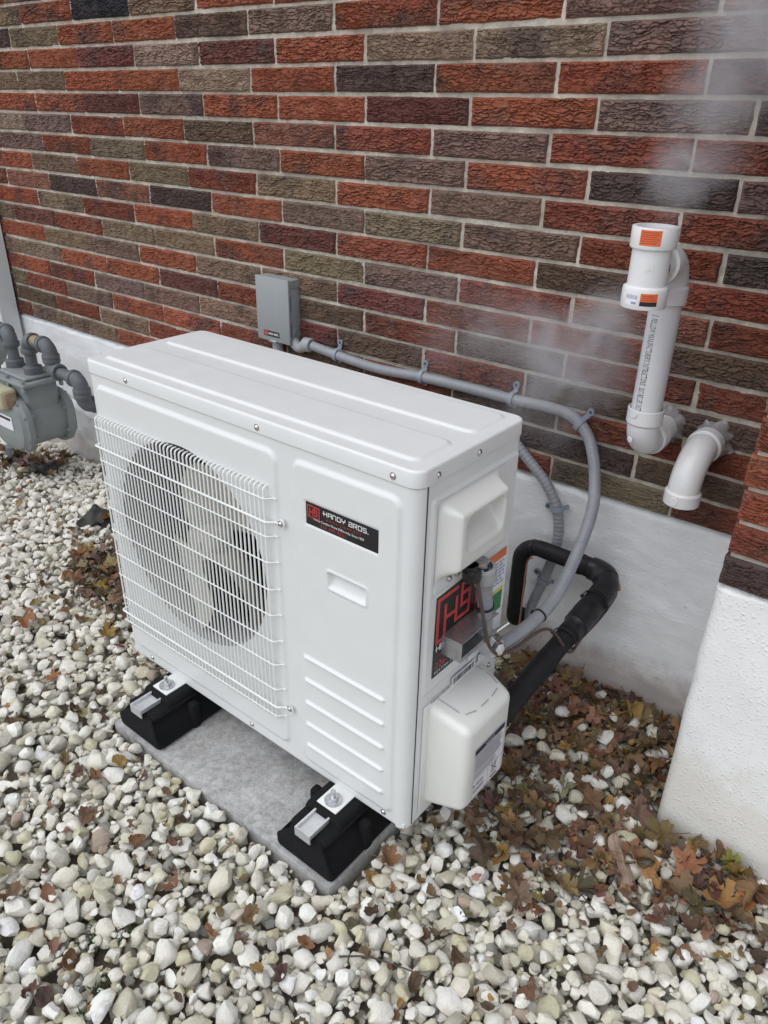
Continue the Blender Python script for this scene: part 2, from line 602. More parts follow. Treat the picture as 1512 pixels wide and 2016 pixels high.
def soil_f(nt, b):
    v = objco(nt)
    c = ramp(nt, noise(nt, v, 35, 6, .7), [(.3, (.19, .15, .11)), (.55, (.30, .25, .20)), (.8, (.42, .365, .30))])
    nt.links.new(c, b.inputs['Base Color'])
    b.inputs['Roughness'].default_value = .95
    bump(nt, b, noise(nt, v, 140, 6, .7), 1.0, .008)
M['soil'] = mat('brown_soil', build=soil_f)

def leaf_mat(name, individual):
    def f(nt, b):
        v = objco(nt)
        if individual:
            base = nd(nt, 'ShaderNodeObjectInfo').outputs['Color']
        else:
            base = nd(nt, 'ShaderNodeAttribute', attribute_name='Col').outputs['Color']
        n1 = ramp(nt, noise(nt, v, 45, 5, .65), [(.35, g(.6)), (.6, g(0))])
        c = mix(nt, n1, base, mix(nt, .6, base, (.05, .028, .016)))
        n2 = ramp(nt, noise(nt, v, 160, 4, .6), [(.55, g(0)), (.75, g(.35))])
        c = mix(nt, n2, c, mix(nt, .5, base, (.42, .28, .15)))
        nt.links.new(c, b.inputs['Base Color'])
        b.inputs['Roughness'].default_value = .62
        b.inputs['Specular IOR Level'].default_value = .35
        bump(nt, b, noise(nt, v, 220, 4, .6), .5, .0015)
    return mat(name, build=f)
M['leaf'] = leaf_mat('dry_leaf', True)
M['leaf_stuff'] = leaf_mat('dry_leaf_litter', False)
M['moss'] = mat('green_moss', build=worn((.035, .065, .02), (.07, .11, .03), 90, (.8, .95), .3))

# ------------------------------------------------------------------ ground, brick wall, foundation
CRS, PIT, PH = .0667, .31307, -.10151 + .0
def course_z(k): return 1.53 - k * CRS
def course_off(k): return PH if k % 2 else 0.0

gm = MB()
gm.add([(-60, .6, -.052), (60, .6, -.052), (60, -60, -.052), (-60, -60, -.052)], [(0, 3, 2, 1)])
ground = part('ground', gm, M['soil'], None, smooth=False)
tag(ground, 'bare brown soil under and beyond the white stones', kind='structure')

BC = {'R': (.275, .084, .046), 'r': (.205, .062, .038), 'M': (.140, .052, .044), 'P': (.185, .115, .095), 'K': (.080, .055, .049),
      'B': (.125, .082, .059), 'O': (.208, .142, .095), 'G': (.190, .148, .098), 'T': (.290, .205, .155), 'N': (.034, .035, .043),
      'S': (.25, .112, .076)}
ROWS = {-3: (-7, 'ROPRKR'), -2: (-7, 'ORNORRR'), -1: (-7, 'KGRRBPRRPS'), 0: (-7, 'RRMTMRTTPP'), 1: (-7, 'OORRTRKRRM'), 2: (-7, 'RRMPRRMRPK'),
        3: (-7, 'TPrRBSrPrr'), 4: (-7, 'PrGRPRPRKP'), 5: (-7, 'RORGrORPrr'), 6: (-8, 'rSKSKRPGPrK'), 7: (-8, 'OROrROMRRBr'),
        8: (-8, 'OMrOORGPrSr'), 9: (-8, 'RROPROOMrrB'), 10: (-8, 'OGRRMrBrBrr'), 11: (-8, 'RRrPPOMBrBB'), 12: (-8, 'GrPRRrBrBrr'),
        13: (-8, 'MBrOrBrRrKB'), 14: (-8, 'rOOrBrOrrGr')}
NX, NZ = 220, 54
def brick_mesh(seed, L, H=.0574, depth=.07, amp=1.0, nx=NX, nz=NZ):
    """rug-faced brick: bark-like wrinkles pressed into the face, rounded arrises"""
    u = np.linspace(-L / 2, L / 2, nx); w = np.linspace(-H / 2, H / 2, nz)
    X, Z = np.meshgrid(u, w)
    a = fbm(X * 26, Z * 55, 4, seed) * 2 - 1
    bnd = fbm(X * 52, Z * 34, 3, seed + 5)
    t = Z / .0088 + 1.7 * a + 1.4 * (bnd - .5) + .6 * (fbm(X * 150, Z * 170, 2, seed + 12) - .5)
    saw = t - np.floor(t)
    ledge = np.where(saw < .86, (saw / .86) ** .8, (1 - saw) / .14)
    dep = sstep(.36, .58, fbm(X * 30, Z * 75, 3, seed + 9)) * .85 + .15
    # flaked plates: stretched cells with torn outlines, each at its own level and tilt
    gx_ = X / .033 + 1.6 * (fbm(X * 60, Z * 90, 3, seed + 60) - .5); gz_ = Z / .0068 + 1.7 * (fbm(X * 45, Z * 70, 4, seed + 70) - .5) + .8 * a
    ci, cj = np.floor(gx_).astype(int), np.floor(gz_).astype(int)
    d1 = np.full(X.shape, 9.); d2 = np.full(X.shape, 9.); lev = np.zeros(X.shape); dzc = np.zeros(X.shape)
    for i in (-1, 0, 1):
        for j in (-1, 0, 1):
            hsh = _perm[(ci + i + seed * 3) % 256, (cj + j + seed * 5) % 256]; hs2 = _perm[(cj + j + seed * 7) % 256, (ci + i + seed * 11) % 256]
            px_ = ci + i + .15 + .7 * hsh; pz_ = cj + j + .15 + .7 * hs2
            d = np.hypot(gx_ - px_, gz_ - pz_)
            nearer = d < d1
            d2 = np.where(nearer, d1, np.minimum(d2, d))
            lev = np.where(nearer, (hsh * 7.3) % 1, lev); dzc = np.where(nearer, gz_ - pz_, dzc); d1 = np.where(nearer, d, d1)
    gap = sstep(0, .20, d2 - d1)
    plate = gap * (.35 + .65 * lev) + .30 * dzc
    wrap = np.minimum(saw, 1 - saw)
    hgt = ledge * dep * .0028 - .0028 * np.exp(-(wrap / .13) ** 2) * dep + plate * .0052 + (fbm(X * 90, Z * 120, 4, seed + 20) - .5) * .0030 + (fbm(X * 7, Z * 10, 2, seed + 30) - .5) * .003
    dx = L / 2 - np.abs(X) + (fbm(Z * 90, X * 3, 3, seed + 41) - .5) * .003
    dz = H / 2 - np.abs(Z) + (fbm(X * 60, Z * 3, 3, seed + 43) - .5) * .0022
    e = np.minimum(dx, dz)
    Y = -(hgt * amp) * sstep(0, .004, e) + .0022 * (1 - sstep(0, .004, e)) + .001
    Xj = X + (fbm(Z * 70, X * 2, 3, seed + 51) - .5) * .0032 * (np.abs(X) > L / 2 - .004)
    Zj = Z + (fbm(X * 40, Z * 2, 3, seed + 53) - .5) * .0026 * (np.abs(Z) > H / 2 - .003)
    V = np.c_[Xj.ravel(), Y.ravel(), Zj.ravel()]
    F = [tuple(q) for q in grid_faces(nx, nz)]
    # sides: border ring pushed back
    ring = list(range(nx)) + [nx * (i + 1) - 1 for i in range(1, nz)] + [nx * nz - 1 - i for i in range(1, nx)] + [nx * (nz - 1 - i) for i in range(1, nz - 1)]
    n0 = len(V)
    back = V[ring].copy(); back[:, 1] = depth
    V = np.vstack([V, back])
    m = len(ring)
    for i in range(m):
        j = (i + 1) % m
        F.append((ring[j], ring[i], n0 + i, n0 + j))
    me = MB().add(V, F).mesh('brick', True, 55)
    me.materials.append(M['brick'])
    return me
BV = [brick_mesh(20 + 7 * i, PIT - .0095) for i in range(12)]

wall = thing('brick_wall', 'long brick house wall of mixed red, brown and charcoal bricks above a white painted base', 'wall')
wall['kind'] = 'thing'
XR = .832
def jit(c, s=.12):
    c = tuple(x * 1.13 for x in c)
    k = 1 + random.uniform(-s, s)
    return tuple(max(.01, x * k * (1 + random.uniform(-.05, .05))) for x in c)
seen = set()
for k, (n0, codes) in ROWS.items():
    for i, ch in enumerate(codes):
        n = n0 + i
        x = n * PIT + course_off(k) + PIT / 2
        seen.add((k, n))
        if x - PIT / 2 > XR + .05:
            continue
        o = bpy.data.objects.new('brick', random.choice(BV))
        COL.objects.link(o); o.parent = wall
        o.location = (x + random.uniform(-.0015, .0015), random.uniform(-.0015, .0012), course_z(k) + random.uniform(-.0012, .0012))
        o.rotation_euler = (random.uniform(-.004, .004), random.uniform(-.0035, .0035) + (math.pi if random.random() < .5 else 0), random.uniform(-.003, .003))
        o.color = (*jit(BC[ch]), 1)
far = MB(); far_c = []
for k in range(-16, 15):
    for n in range(-15, 5):
        if (k, n) in seen and n * PIT + course_off(k) < XR + .05:
            continue
        x = n * PIT + course_off(k) + PIT / 2
        if x > 1.2:
            continue
        c0 = far.n
        rbox(x - .151, x + .151, -.002, .05, course_z(k) - .028, course_z(k) + .028, .002, 1, far)
        far_c += [jit(BC[random.choice('RRRRrrMPKBOOGTS')])] * (far.n - c0)
me = far.mesh('brickwork'); set_col(me, np.array(far_c))
tag(link('brickwork', me, M['brick_far'], wall), kind='stuff')
mo = MB(); rbox(-5.2, 1.2, .012, .12, course_z(14) - .030, course_z(-17), 0, 1, mo)
nx, nz = 1300, 380
X, Z = np.meshgrid(np.linspace(-3.0, 1.0, nx), np.linspace(course_z(14) - .030, course_z(-3), nz))
Ym = .0052 + (fbm(X * 14, Z * 30, 4, 44) - .5) * .008 + (fbm(X * 110, Z * 110, 2, 47) - .5) * .0022
mo.add(np.c_[X.ravel(), Ym.ravel(), Z.ravel()], grid_faces(nx, nz).tolist())
part('mortar_bed', mo, M['mortar'], wall, smooth=True)

# white painted base of the wall: a rough coat with a ragged upper edge, a crack and a rough lower lift on the far part
ZB = course_z(14) - .030
nx, nz = 620, 60
X, Z = np.meshgrid(np.linspace(-5.2, .86, nx), np.linspace(-.12, 1, nz))
zz = np.linspace(0, 1, nz)
top = ZB + (fbm(X * 22, X * 0, 4, 5) - .5) * .020 - .002
Zw = -.12 + (top + .12) * zz[:, None]
Yw = .002 + (fbm(X * 5, Zw * 9, 4, 8) - .5) * .010 + (fbm(X * 24, Zw * 60, 4, 18) - .5) * .005
lowz = .20 + .05 * (fbm(X * 6, X * 0, 3, 77) - .5) + .10 * np.clip(-X - 1.6, 0, .8)
low = (1 - sstep(lowz - .006, lowz + .002, Zw)) * sstep(-1.05, -1.3, X)
Yw = Yw - low * (.020 + .045 * fbm(X * 9, Zw * 9, 3, 60))
crack = np.exp(-((Zw - lowz - .004) / .004) ** 2) * sstep(-1.05, -1.3, X)
Yw = Yw + .014 * crack
Yw = Yw + .006 * np.exp(-((X + 1.615 + (fbm(Zw * 14, X * 0, 3, 2) - .5) * .03) / .003) ** 2) * (Zw > .2)
Yw[-1] += .02
V = np.c_[X.ravel(), Yw.ravel(), Zw.ravel()]
part('foundation', np_mesh('foundation', V, grid_faces(nx, nz)), M['parge'], wall)

# projecting part of the house on the right
pj = thing('projecting_wall', 'brick corner standing forward of the long wall on a stippled white base', 'wall')
pj['kind'] = 'thing'
PY = -.33
PB = course_z(13) - .031
pc = {13: 'K', 12: 'r', 11: 'R', 10: 'R', 9: 'r', 8: 'O', 7: 'R', 6: 'K'}
half = brick_mesh(301, .145)
for k in range(6, 14):
    x0 = XR
    o = bpy.data.objects.new('brick', half if k % 2 else BV[k % 12])
    L = .145 if k % 2 else PIT - .0105
    COL.objects.link(o); o.parent = pj
    o.location = (x0 + L / 2 + random.uniform(-.002, .002), PY + random.uniform(-.002, .001), course_z(k))
    o.color = (*jit(BC[pc[k]]), 1)
    o2 = bpy.data.objects.new('brick', BV[(k + 3) % 12])
    COL.objects.link(o2); o2.parent = pj
    o2.location = (x0 + L + .0105 + (PIT - .0105) / 2, PY, course_z(k))
    o2.color = (*jit(BC[random.choice('RRrMPKO')]), 1)
pf = MB(); pfc = []
for k in range(-16, 14):
    c0 = pf.n
    if k < 6:
        x = XR + (0 if k % 2 else -PIT / 2)
        for n in range(5):
            a, b_ = max(XR, x + n * PIT), x + n * PIT + PIT - .0105
            if b_ > a + .02:
                rbox(a, b_, PY - .002, PY + .07, course_z(k) - .028, course_z(k) + .028, .002, 1, pf)
                pfc += [jit(BC[random.choice('RRRrrMPKBO')])] * (pf.n - len(pfc))
    rbox(XR + .001, XR + .07, PY + .082, -.012, course_z(k) - .028, course_z(k) + .028, .002, 1, pf)
    pfc += [jit(BC[random.choice('RRRrrMPKBO')])] * (pf.n - len(pfc))
    if k >= 6:
        for n in (2, 3, 4):
            a = XR + (.1555 if k % 2 else 0) + n * PIT - (PIT if not k % 2 else PIT) + PIT * (0 if k % 2 else 0)
            if a < XR + .32: continue
            rbox(a + .1565 * 0, a + PIT - .0105, PY - .002, PY + .07, course_z(k) - .028, course_z(k) + .028, .002, 1, pf)
            pfc += [jit(BC[random.choice('RRRrrMPKBO')])] * (pf.n - len(pfc))
me = pf.mesh('brickwork'); set_col(me, np.array(pfc))
tag(link('brickwork', me, M['brick_far'], pj), kind='stuff')
mo = MB(); rbox(XR + .0065, 2.6, PY + .0065, -.006, PB + .001, course_z(-17), 0, 1, mo)
part('mortar_bed', mo, M['mortar'], pj, smooth=False)
# base: front sheet and left return in one rounded skin
nx, nz = 420, 200
s = np.linspace(-.32, 1.75, nx)                     # arc length round the corner, 0 at the corner
R0 = .018
def corner(s):
    q = R0 * math.pi / 2
    x = np.where(s < -q / 2, XR, np.where(s > q / 2, XR + R0 + (s - q / 2), XR + R0 - R0 * np.cos(np.clip((s + q / 2) / R0, 0, math.pi / 2))))
    y = np.where(s < -q / 2, PY + R0 - (s + q / 2), np.where(s > q / 2, PY, PY + R0 - R0 * np.sin(np.clip((s + q / 2) / R0, 0, math.pi / 2))))
    nxv = np.where(s < -q / 2, -1, np.where(s > q / 2, 0, -np.cos(np.clip((s + q / 2) / R0, 0, math.pi / 2))))
    nyv = np.where(s < -q / 2, 0, np.where(s > q / 2, -1, -np.sin(np.clip((s + q / 2) / R0, 0, math.pi / 2))))
    return x, y, nxv, nyv
cx, cy, cnx, cny = corner(s)
Sg, zz = np.meshgrid(s, np.linspace(0, 1, nz))
topz = PB + .003 + (fbm(Sg * 25, Sg * 0, 4, 3) - .5) * .022
Zg = -.12 + (topz + .12) * zz
dg = (fbm(Sg * 7, Zg * 7, 3, 24) - .5) * .008 + .003
dg = dg - .016 * sstep(.985, 1.0, zz) 
V = np.c_[(cx[None] + cnx[None] * dg).ravel(), (cy[None] + cny[None] * dg).ravel(), Zg.ravel()]
part('foundation', np_mesh('foundation', V, grid_faces(nx, nz)), M['stucco'], pj)

# ------------------------------------------------------------------ heat pump
UX0, UX1, UY0, UY1, UZ0, UZ1 = -.453, .467, -.785, -.457, .103, .903
hp = thing('heat_pump', 'big white outdoor heat pump unit with round fan behind a wire grille', 'heat pump')

# cabinet: side walls, back and base as a rounded shell, front open
def rrect(x0, x1, y0, y1, r, n=6):
    out = []
    for (cx_, cy_, a0) in ((x1 - r, y1 - r, 0), (x0 + r, y1 - r, 90), (x0 + r, y0 + r, 180), (x1 - r, y0 + r, 270)):
        for i in range(n + 1):
            a = math.radians(a0 + 90 * i / n)
            out.append((cx_ + r * math.cos(a), cy_ + r * math.sin(a)))
    return out
cb = MB()
sh = rrect(UX0, UX1, UY0, UY1, .022, 6)
# open the shell along the flat front: keep everything except the front straight run
q = len(sh)
cut = 21                         # index of last point of the front-left corner arc
order = sh[cut:] + sh[:cut]      # starts at front-right corner arc
ZS = [UZ0, UZ0 + .004, .5, UZ1 - .0318]
V = []
for z in ZS:
    V += [(x, y, z) for x, y in order]
F = []
for i in range(len(ZS) - 1):
    for j in range(q - 1):
        F.append((i * q + j, i * q + j + 1, (i + 1) * q + j + 1, (i + 1) * q + j))
cb.add(V, F)
rbox(UX0 + .004, UX1 - .004, UY0 + .004, UY1 - .004, UZ0 + .002, UZ0 + .012, 0, 1, cb)
part('cabinet', cb, M['cabinet'], hp, angle=50)

# front panel: pressed sheet with raised fields, ribs, recessed grip, logo seat and the fan opening
FCX, FCZ, FR = -.135, .543, .240
fx0, fx1, fz0, fz1 = UX0 + .022, UX1 - .022, UZ0, UZ1 - .0318
st = .0026
nx, nz = int((fx1 - fx0) / st) + 1, int((fz1 - fz0) / st) + 1
X, Z = np.meshgrid(np.linspace(fx0, fx1, nx), np.linspace(fz0, fz1, nz))
def sd_rr(X, Z, x0, x1, z0, z1, r):
    dx = np.abs(X - (x0 + x1) / 2) - (x1 - x0) / 2 + r
    dz = np.abs(Z - (z0 + z1) / 2) - (z1 - z0) / 2 + r
    return np.hypot(np.maximum(dx, 0), np.maximum(dz, 0)) + np.minimum(np.maximum(dx, dz), 0) - r
H = np.zeros_like(X)
H += .0055 * (1 - sstep(-.011, 0, sd_rr(X, Z, fx0 + .004, .152, .137, .853, .028)))
H += .0055 * (1 - sstep(-.011, 0, sd_rr(X, Z, .186, .439, .128, .853, .024)))
for zc in (.421, .362, .302, .243, .183):
    d = np.hypot(np.maximum(np.abs(X - .309) - .100, 0), Z - zc)
    H += .0055 * (1 - sstep(.0005, .0062, d))
dl = sd_rr(X, Z, .2185, .3925, .7285, .7785, .003)
H -= .0022 * (1 - sstep(-.002, .001, dl))
dg_ = sd_rr(X, Z, .274, .366, .614, .650, .005)
H += .0022 * (1 - sstep(.0005, .005, np.abs(dg_ - .001)))
dep = np.clip((Z - .614) / .036, 0, 1)
H -= (.004 + .016 * dep) * (1 - sstep(-.0035, -.0005, dg_))
H -= .004 * sstep(fz0 + .0062, fz0 + .001, Z)
rr = np.hypot(X - FCX, Z - FCZ)
sn = np.abs(rr - FR) < st * .8
k_ = np.where(sn, FR / np.maximum(rr, 1e-6), 1)
Xs, Zs = FCX + (X - FCX) * k_, FCZ + (Z - FCZ) * k_
Y = UY0 - H
F = grid_faces(nx, nz)
cxF = Xs.ravel()[F].mean(1); czF = Zs.ravel()[F].mean(1)
F = F[np.hypot(cxF - FCX, czF - FCZ) > FR - st * .15]
part('front_panel', np_mesh('front_panel', np.c_[Xs.ravel(), Y.ravel(), Zs.ravel()], F), M['cabinet'], hp)

# bell mouth, cavity, coil
sr = MB()
lathe([(FR + .003, -.0045), (FR - .003, -.001), (FR - .008, .006), (FR - .010, .03), (FR - .010, .085)], (FCX, UY0, FCZ), (0, 1, 0), 72, sr)
part('fan_shroud', sr, M['shroud'], hp)
co = MB()
rbox(UX0 + .02, .165, UY1 - .06, UY1 - .02, UZ0 + .02, UZ1 - .05, 0, 1, co)
for i in range(60):
    x = UX0 + .03 + i * .0098
    rbox(x, x + .0022, UY1 - .072, UY1 - .0605, UZ0 + .03, UZ1 - .06, 0, 1, co)
part('coil', co, M['coil'], hp, smooth=False)
dv = MB(); rbox(.160, .164, UY0 + .03, UY1 - .015, UZ0 + .02, UZ1 - .05, 0, 1, dv)
part('divider', dv, M['coil'], hp, smooth=False)

# fan: hub and three wide swept blades
fan = thing('fan', '', 'x'); del fan['label']; del fan['category']; fan.parent = hp
fan.location = (FCX, UY0 + .047, FCZ)
hb = MB(); lathe([(.0, -.030), (.022, -.030), (.040, -.026), (.046, -.018), (.048, .03), (.0, .03)], (0, 0, 0), (0, 1, 0), 36, hb)
lathe([(.0, -.038), (.010, -.038), (.011, -.030)], (0, 0, 0), (0, 1, 0), 6, hb)
part('hub', hb, M['fan'], fan)
nr, na = 14, 18
bl_mesh = None
for b_i in range(3):
    base = math.radians((60, 262, 338)[b_i])
    V = []
    for i in range(nr):
        t = i / (nr - 1)
        r_ = .040 + t * (.222 - .040)
        span = math.radians((76, 58, 16)[b_i] + 14 * math.sin(t * 2.4))
        sweep = math.radians(-26 * t * t)
        for j in range(na):
            u = j / (na - 1)
            a = (u - .5) * span + sweep
            y = (u - .5) * -(.085 + .012 * t) + .014 * math.sin(math.pi * u) * (.4 + t)
            V.append((r_ * math.cos(a), y, r_ * math.sin(a)))
    f = [tuple(q) for q in grid_faces(na, nr)]
    n0 = len(V)
    V2 = [(x, y + .003, z) for x, y, z in V]
    f += [tuple(n0 + i for i in q[::-1]) for q in f]
    me = MB().add(V + V2, f).mesh('blade')
    link('blade', me, M['fan'], fan, rot=(0, -base, 0))

# wire guard
gr = bpy.data.objects.new('fan_grille', None); COL.objects.link(gr); gr.parent = hp
GY = -.8015
gx0, gx1, gz0, gz1 = -.421, .124, .212, .775
NW = 45
def vwire():
    p = fillet([(0, UY0 - .003, gz1 + .001), (0, GY, gz1 + .001), (0, GY, gz0), (0, UY0 - .003, gz0)], .008, 4)
    return tube(p, .0020, 6).mesh('wire')
vw = vwire(); vw.materials.append(M['wire'])
for i in range(NW):
    link('wire', vw, None, gr, loc=(gx0 + (gx1 - gx0) * i / (NW - 1), 0, 0))
hz = [.754, .673, .615, .552, .490, .425, .364, .298, .224]
hw = tube(fillet([(gx0 - .002, UY0 - .003, 0), (gx0 - .006, GY - .0028, 0), (gx1 + .004, GY - .0028, 0), (gx1 + .014, UY0 - .006, 0), (gx1 + .022, UY0 - .006, 0)], .008, 4), .0015, 6).mesh('wire')
hw.materials.append(M['wire'])
for z in hz:
    link('wire', hw, None, gr, loc=(0, 0, z))
hs = tube(fillet([(gx0 - .012, UY0 - .003, 0), (gx0 - .014, GY - .004, 0), (gx1 + .006, GY - .004, 0), (gx1 + .020, UY0 - .008, 0), (gx1 + .034, UY0 - .008, 0)], .008, 4), .0023, 8).mesh('wire')
hs.materials.append(M['wire'])
for z in (.706, .251):
    link('wire', hs, None, gr, loc=(0, 0, z))
    e = MB(); lathe([(.0045, 0), (.0085, 0), (.0085, .003), (.0045, .003)], (gx1 + .036, UY0 - .010, z + .003), (0, 1, 0), 16, e, close=True)
    part('eyelet', e, M['wire'], gr)

# top cover: lipped lid with two long pressed fields
tc = MB()
ov = .0018
tx0, tx1, ty0, ty1 = UX0 - ov, UX1 + ov, UY0 - ov - .0005, UY1 + ov
rad = .0235
ringz = [(0, UZ1 - .030), (0, UZ1 - .0045), (.0009, UZ1 - .0019), (.0026, UZ1 - .0004), (.0045, UZ1)]
nring = None
V = []; F = []
for ins, z in [(.003, UZ1 - .030)] + ringz:
    ring = rrect(tx0 + ins, tx1 - ins, ty0 + ins, ty1 - ins, rad - ins * .5, 8)
    nring = len(ring)
    V += [(x, y, z) for x, y in ring]
for i in range(len(ringz)):
    for j in range(nring):
        k = (j + 1) % nring
        F.append((i * nring + j, i * nring + k, (i + 1) * nring + k, (i + 1) * nring + j))
tc.add(V, F)
# top skin as a grid
ins = .0045
nx, ny = 330, 130
u = np.linspace(0, 1, nx); v = np.linspace(0, 1, ny)
U, W = np.meshgrid(u, v)
X = tx0 + ins + U * (tx1 - tx0 - 2 * ins); Yt = ty0 + ins + W * (ty1 - ty0 - 2 * ins)
r_ = rad - ins * .5
ex = np.minimum(X - (tx0 + ins), (tx1 - ins) - X); ey = np.minimum(Yt - (ty0 + ins), (ty1 - ins) - Yt)
inc = (ex < r_) & (ey < r_)
# pull corner points onto the rounded corner
cxp = np.where(X < 0, tx0 + ins + r_, tx1 - ins - r_); cyp = np.where(Yt < -.62, ty0 + ins + r_, ty1 - ins - r_)
dx, dy = X - cxp, Yt - cyp
m_ = np.maximum(np.abs(dx), np.abs(dy)); l_ = np.hypot(dx, dy)
sc = np.where(inc & (l_ > 1e-9), m_ / np.maximum(l_, 1e-9), 1)
X2, Y2 = np.where(inc, cxp + dx * sc, X), np.where(inc, cyp + dy * sc, Yt)
Zt = np.full_like(X, UZ1)
for (a, b_, c, d) in ((-.428, .441, -.758, -.645), (-.428, .443, -.597, -.476)):
    Zt += .0042 * (1 - sstep(-.0085, 0, sd_rr(X2, Y2, a, b_, c, d, .022)))
tc.add(np.c_[X2.ravel(), Y2.ravel(), Zt.ravel()], [tuple(q) for q in grid_faces(nx, ny)])
part('top_cover', tc, M['cabinet'], hp, angle=80)

# side panel pressing (thin raised frame) on the right side
def side3(y, z, h): return (UX1 + h, y, z)
ny, nz = 150, 300
Yg, Zg = np.meshgrid(np.linspace(UY0 + .024, UY1 - .022, ny), np.linspace(UZ0 + .006, UZ1 - .031, nz))
Hs = .0006 + .0035 * (1 - sstep(-.007, 0, sd_rr(Yg, Zg, -.752, -.470, .43, .846, .012)))
Hs += -.0018 * np.exp(-((sd_rr(Yg, Zg, -.734, -.520, .648, .832, .008)) / .0016) ** 2)
V = np.c_[(UX1 + Hs).ravel(), Yg.ravel(), Zg.ravel()]
part('side_panel', np_mesh('side_panel', V, grid_faces(ny, nz)), M['cabinet'], hp)
sm = MB(); rbox(UX1 - .001, UX1 + .0014, UY0 + .0225, UY0 + .0242, UZ0 + .004, UZ1 - .031, 0, 1, sm)
part('seam', sm, M['ink'], hp, smooth=False)

# terminal cover with its cup-shaped grip on the right side
ny, nz = 190, 160
Yg, Zg = np.meshgrid(np.linspace(-.734, -.518, ny), np.linspace(.672, .834, nz))
e_top = np.clip((.829 - Zg) / .020, 0, 1); e_bot = np.clip((Zg - .676) / .032, 0, 1)
e_l = np.clip((Yg + .730) / .020, 0, 1); e_r = np.clip((-.540 - Yg) / .030, 0, 1)
sm_ = lambda t: 1 - np.sqrt(np.clip(1 - t * t * (3 - 2 * t), 0, 1)) * .35 - .65 * (1 - t)
Hc = .036 * sstep(0, 1, e_top) * sstep(0, 1, e_bot) * sstep(0, 1, e_l) * sstep(0, 1, e_r)
rc = sd_rr(Yg, Zg, -.695, -.578, .733, .802, .016)
tt = np.clip((Zg - .733) / .069, 0, 1)
floor_h = .030 - .028 * sstep(.0, .8, tt)
wgt = 1 - sstep(-.005, .001, rc)
Hc = Hc * (1 - wgt) + np.minimum(Hc, floor_h) * wgt
for _k in range(14):
    Hp = np.pad(Hc, 1, mode='edge')
    Hc = (Hp[:-2, 1:-1] + Hp[2:, 1:-1] + Hp[1:-1, :-2] + Hp[1:-1, 2:] + 2 * Hc) / 6
V = np.c_[(UX1 + .004 + Hc).ravel(), Yg.ravel(), Zg.ravel()]
part('terminal_cover', np_mesh('terminal_cover', V, grid_faces(ny, nz)), M['cover'], hp)

# valve cover: rounded box tapering outwards
vc_me = MB()
bx, ox = UX1 + .002, UX1 + .098
vcb = frustum([(bx - .02, -.728, .128), (bx - .02, -.530, .128), (bx - .02, -.530, .400), (bx - .02, -.728, .400)],
              [(ox, -.730, .176), (ox, -.572, .176), (ox, -.572, .385), (ox, -.730, .385)], .017, 4)
vc = part('valve_cover', vcb, M['cover'], hp, angle=60)
fl = MB(); rbox(UX1 + .0005, UX1 + .006, -.743, -.490, .120, .402, .003, 2, fl)
part('flange', fl, M['cover'], vc)
def vtop(u, v, h):                     # top of the valve cover: u along y, v along x
    return (UX1 + .004 + v, u, .3995 - .0128 * (v / .096) + .0012 + h)
ko = MB()
segs = [[(-.700, .003), (-.700, .05)], [(-.695, .062), (-.672, .071)], [(-.655, .072), (-.630, .072)], [(-.618, .072), (-.592, .068)], [(-.580, .060), (-.572, .045), (-.570, .030)], [(-.570, .02), (-.570, .003)]]
strokes(segs, .0016, vtop, ko)
part('knockout_line', ko, M['grey_ink'], vc, smooth=False)
def vface(u, v, h):                    # outer face of the valve cover
    return (ox + .0006 + h, u, v)
lb = quad(vface, -.704, -.590, .193, .327, 0)
nl = part('notice_label', lb, M['paper'], vc, smooth=False)
hd = quad(vface, -.700, -.594, .309, .322, .0006)
part('notice_header', hd, M['navy'], vc, smooth=False)
pr_ = MB()
text_mb('NOTICE', .009, lambda u, v, h: vface(-.665 + u, .3125 + v, .0012), mb=pr_)
part('lettering', pr_, M['white_print'], vc, smooth=False)
pr_ = MB()
for i in range(11):
    quad(vface, -.698, -.598 - random.uniform(0, .012), .3035 - i * .0042, .3035 - i * .0042 + .0018, .0006, pr_)
for i in range(4):
    quad(vface, -.698, -.610 - random.uniform(0, .02), .2555 - i * .0042, .2555 - i * .0042 + .0016, .0006, pr_)
for i in range(3):
    quad(vface, -.698, -.650 - random.uniform(0, .01), .2125 - i * .004, .2125 - i * .004 + .0016, .0006, pr_)
part('fine_print', pr_, M['grey_ink'], vc, smooth=False)
pr_ = MB()
text_mb('R-410A', .0125, lambda u, v, h: vface(-.699 + u, .2205 + v, .0008), mb=pr_)
strokes([[(-.702, .1955), (-.702, .3245), (-.592, .3245), (-.592, .1955), (-.702, .1955)], [(-.702, .238), (-.592, .238)], [(-.645, .238), (-.645, .1955)]], .0006, vface, pr_, .0008)
bw = lambda u, v: (-.637 + u * .030, .207 + v * .030)
strokes([[bw(.25, .85), bw(.35, .15), bw(.65, .15), bw(.75, .85), bw(.25, .85)], [bw(.05, .95), bw(.95, .1)], [bw(.05, .1), bw(.95, .95)]], .0013, vface, pr_, .0009)
quad(vface, -.634, -.610, .200, .2028, .0009, pr_)
part('lettering', pr_, M['ink'], vc, smooth=False)

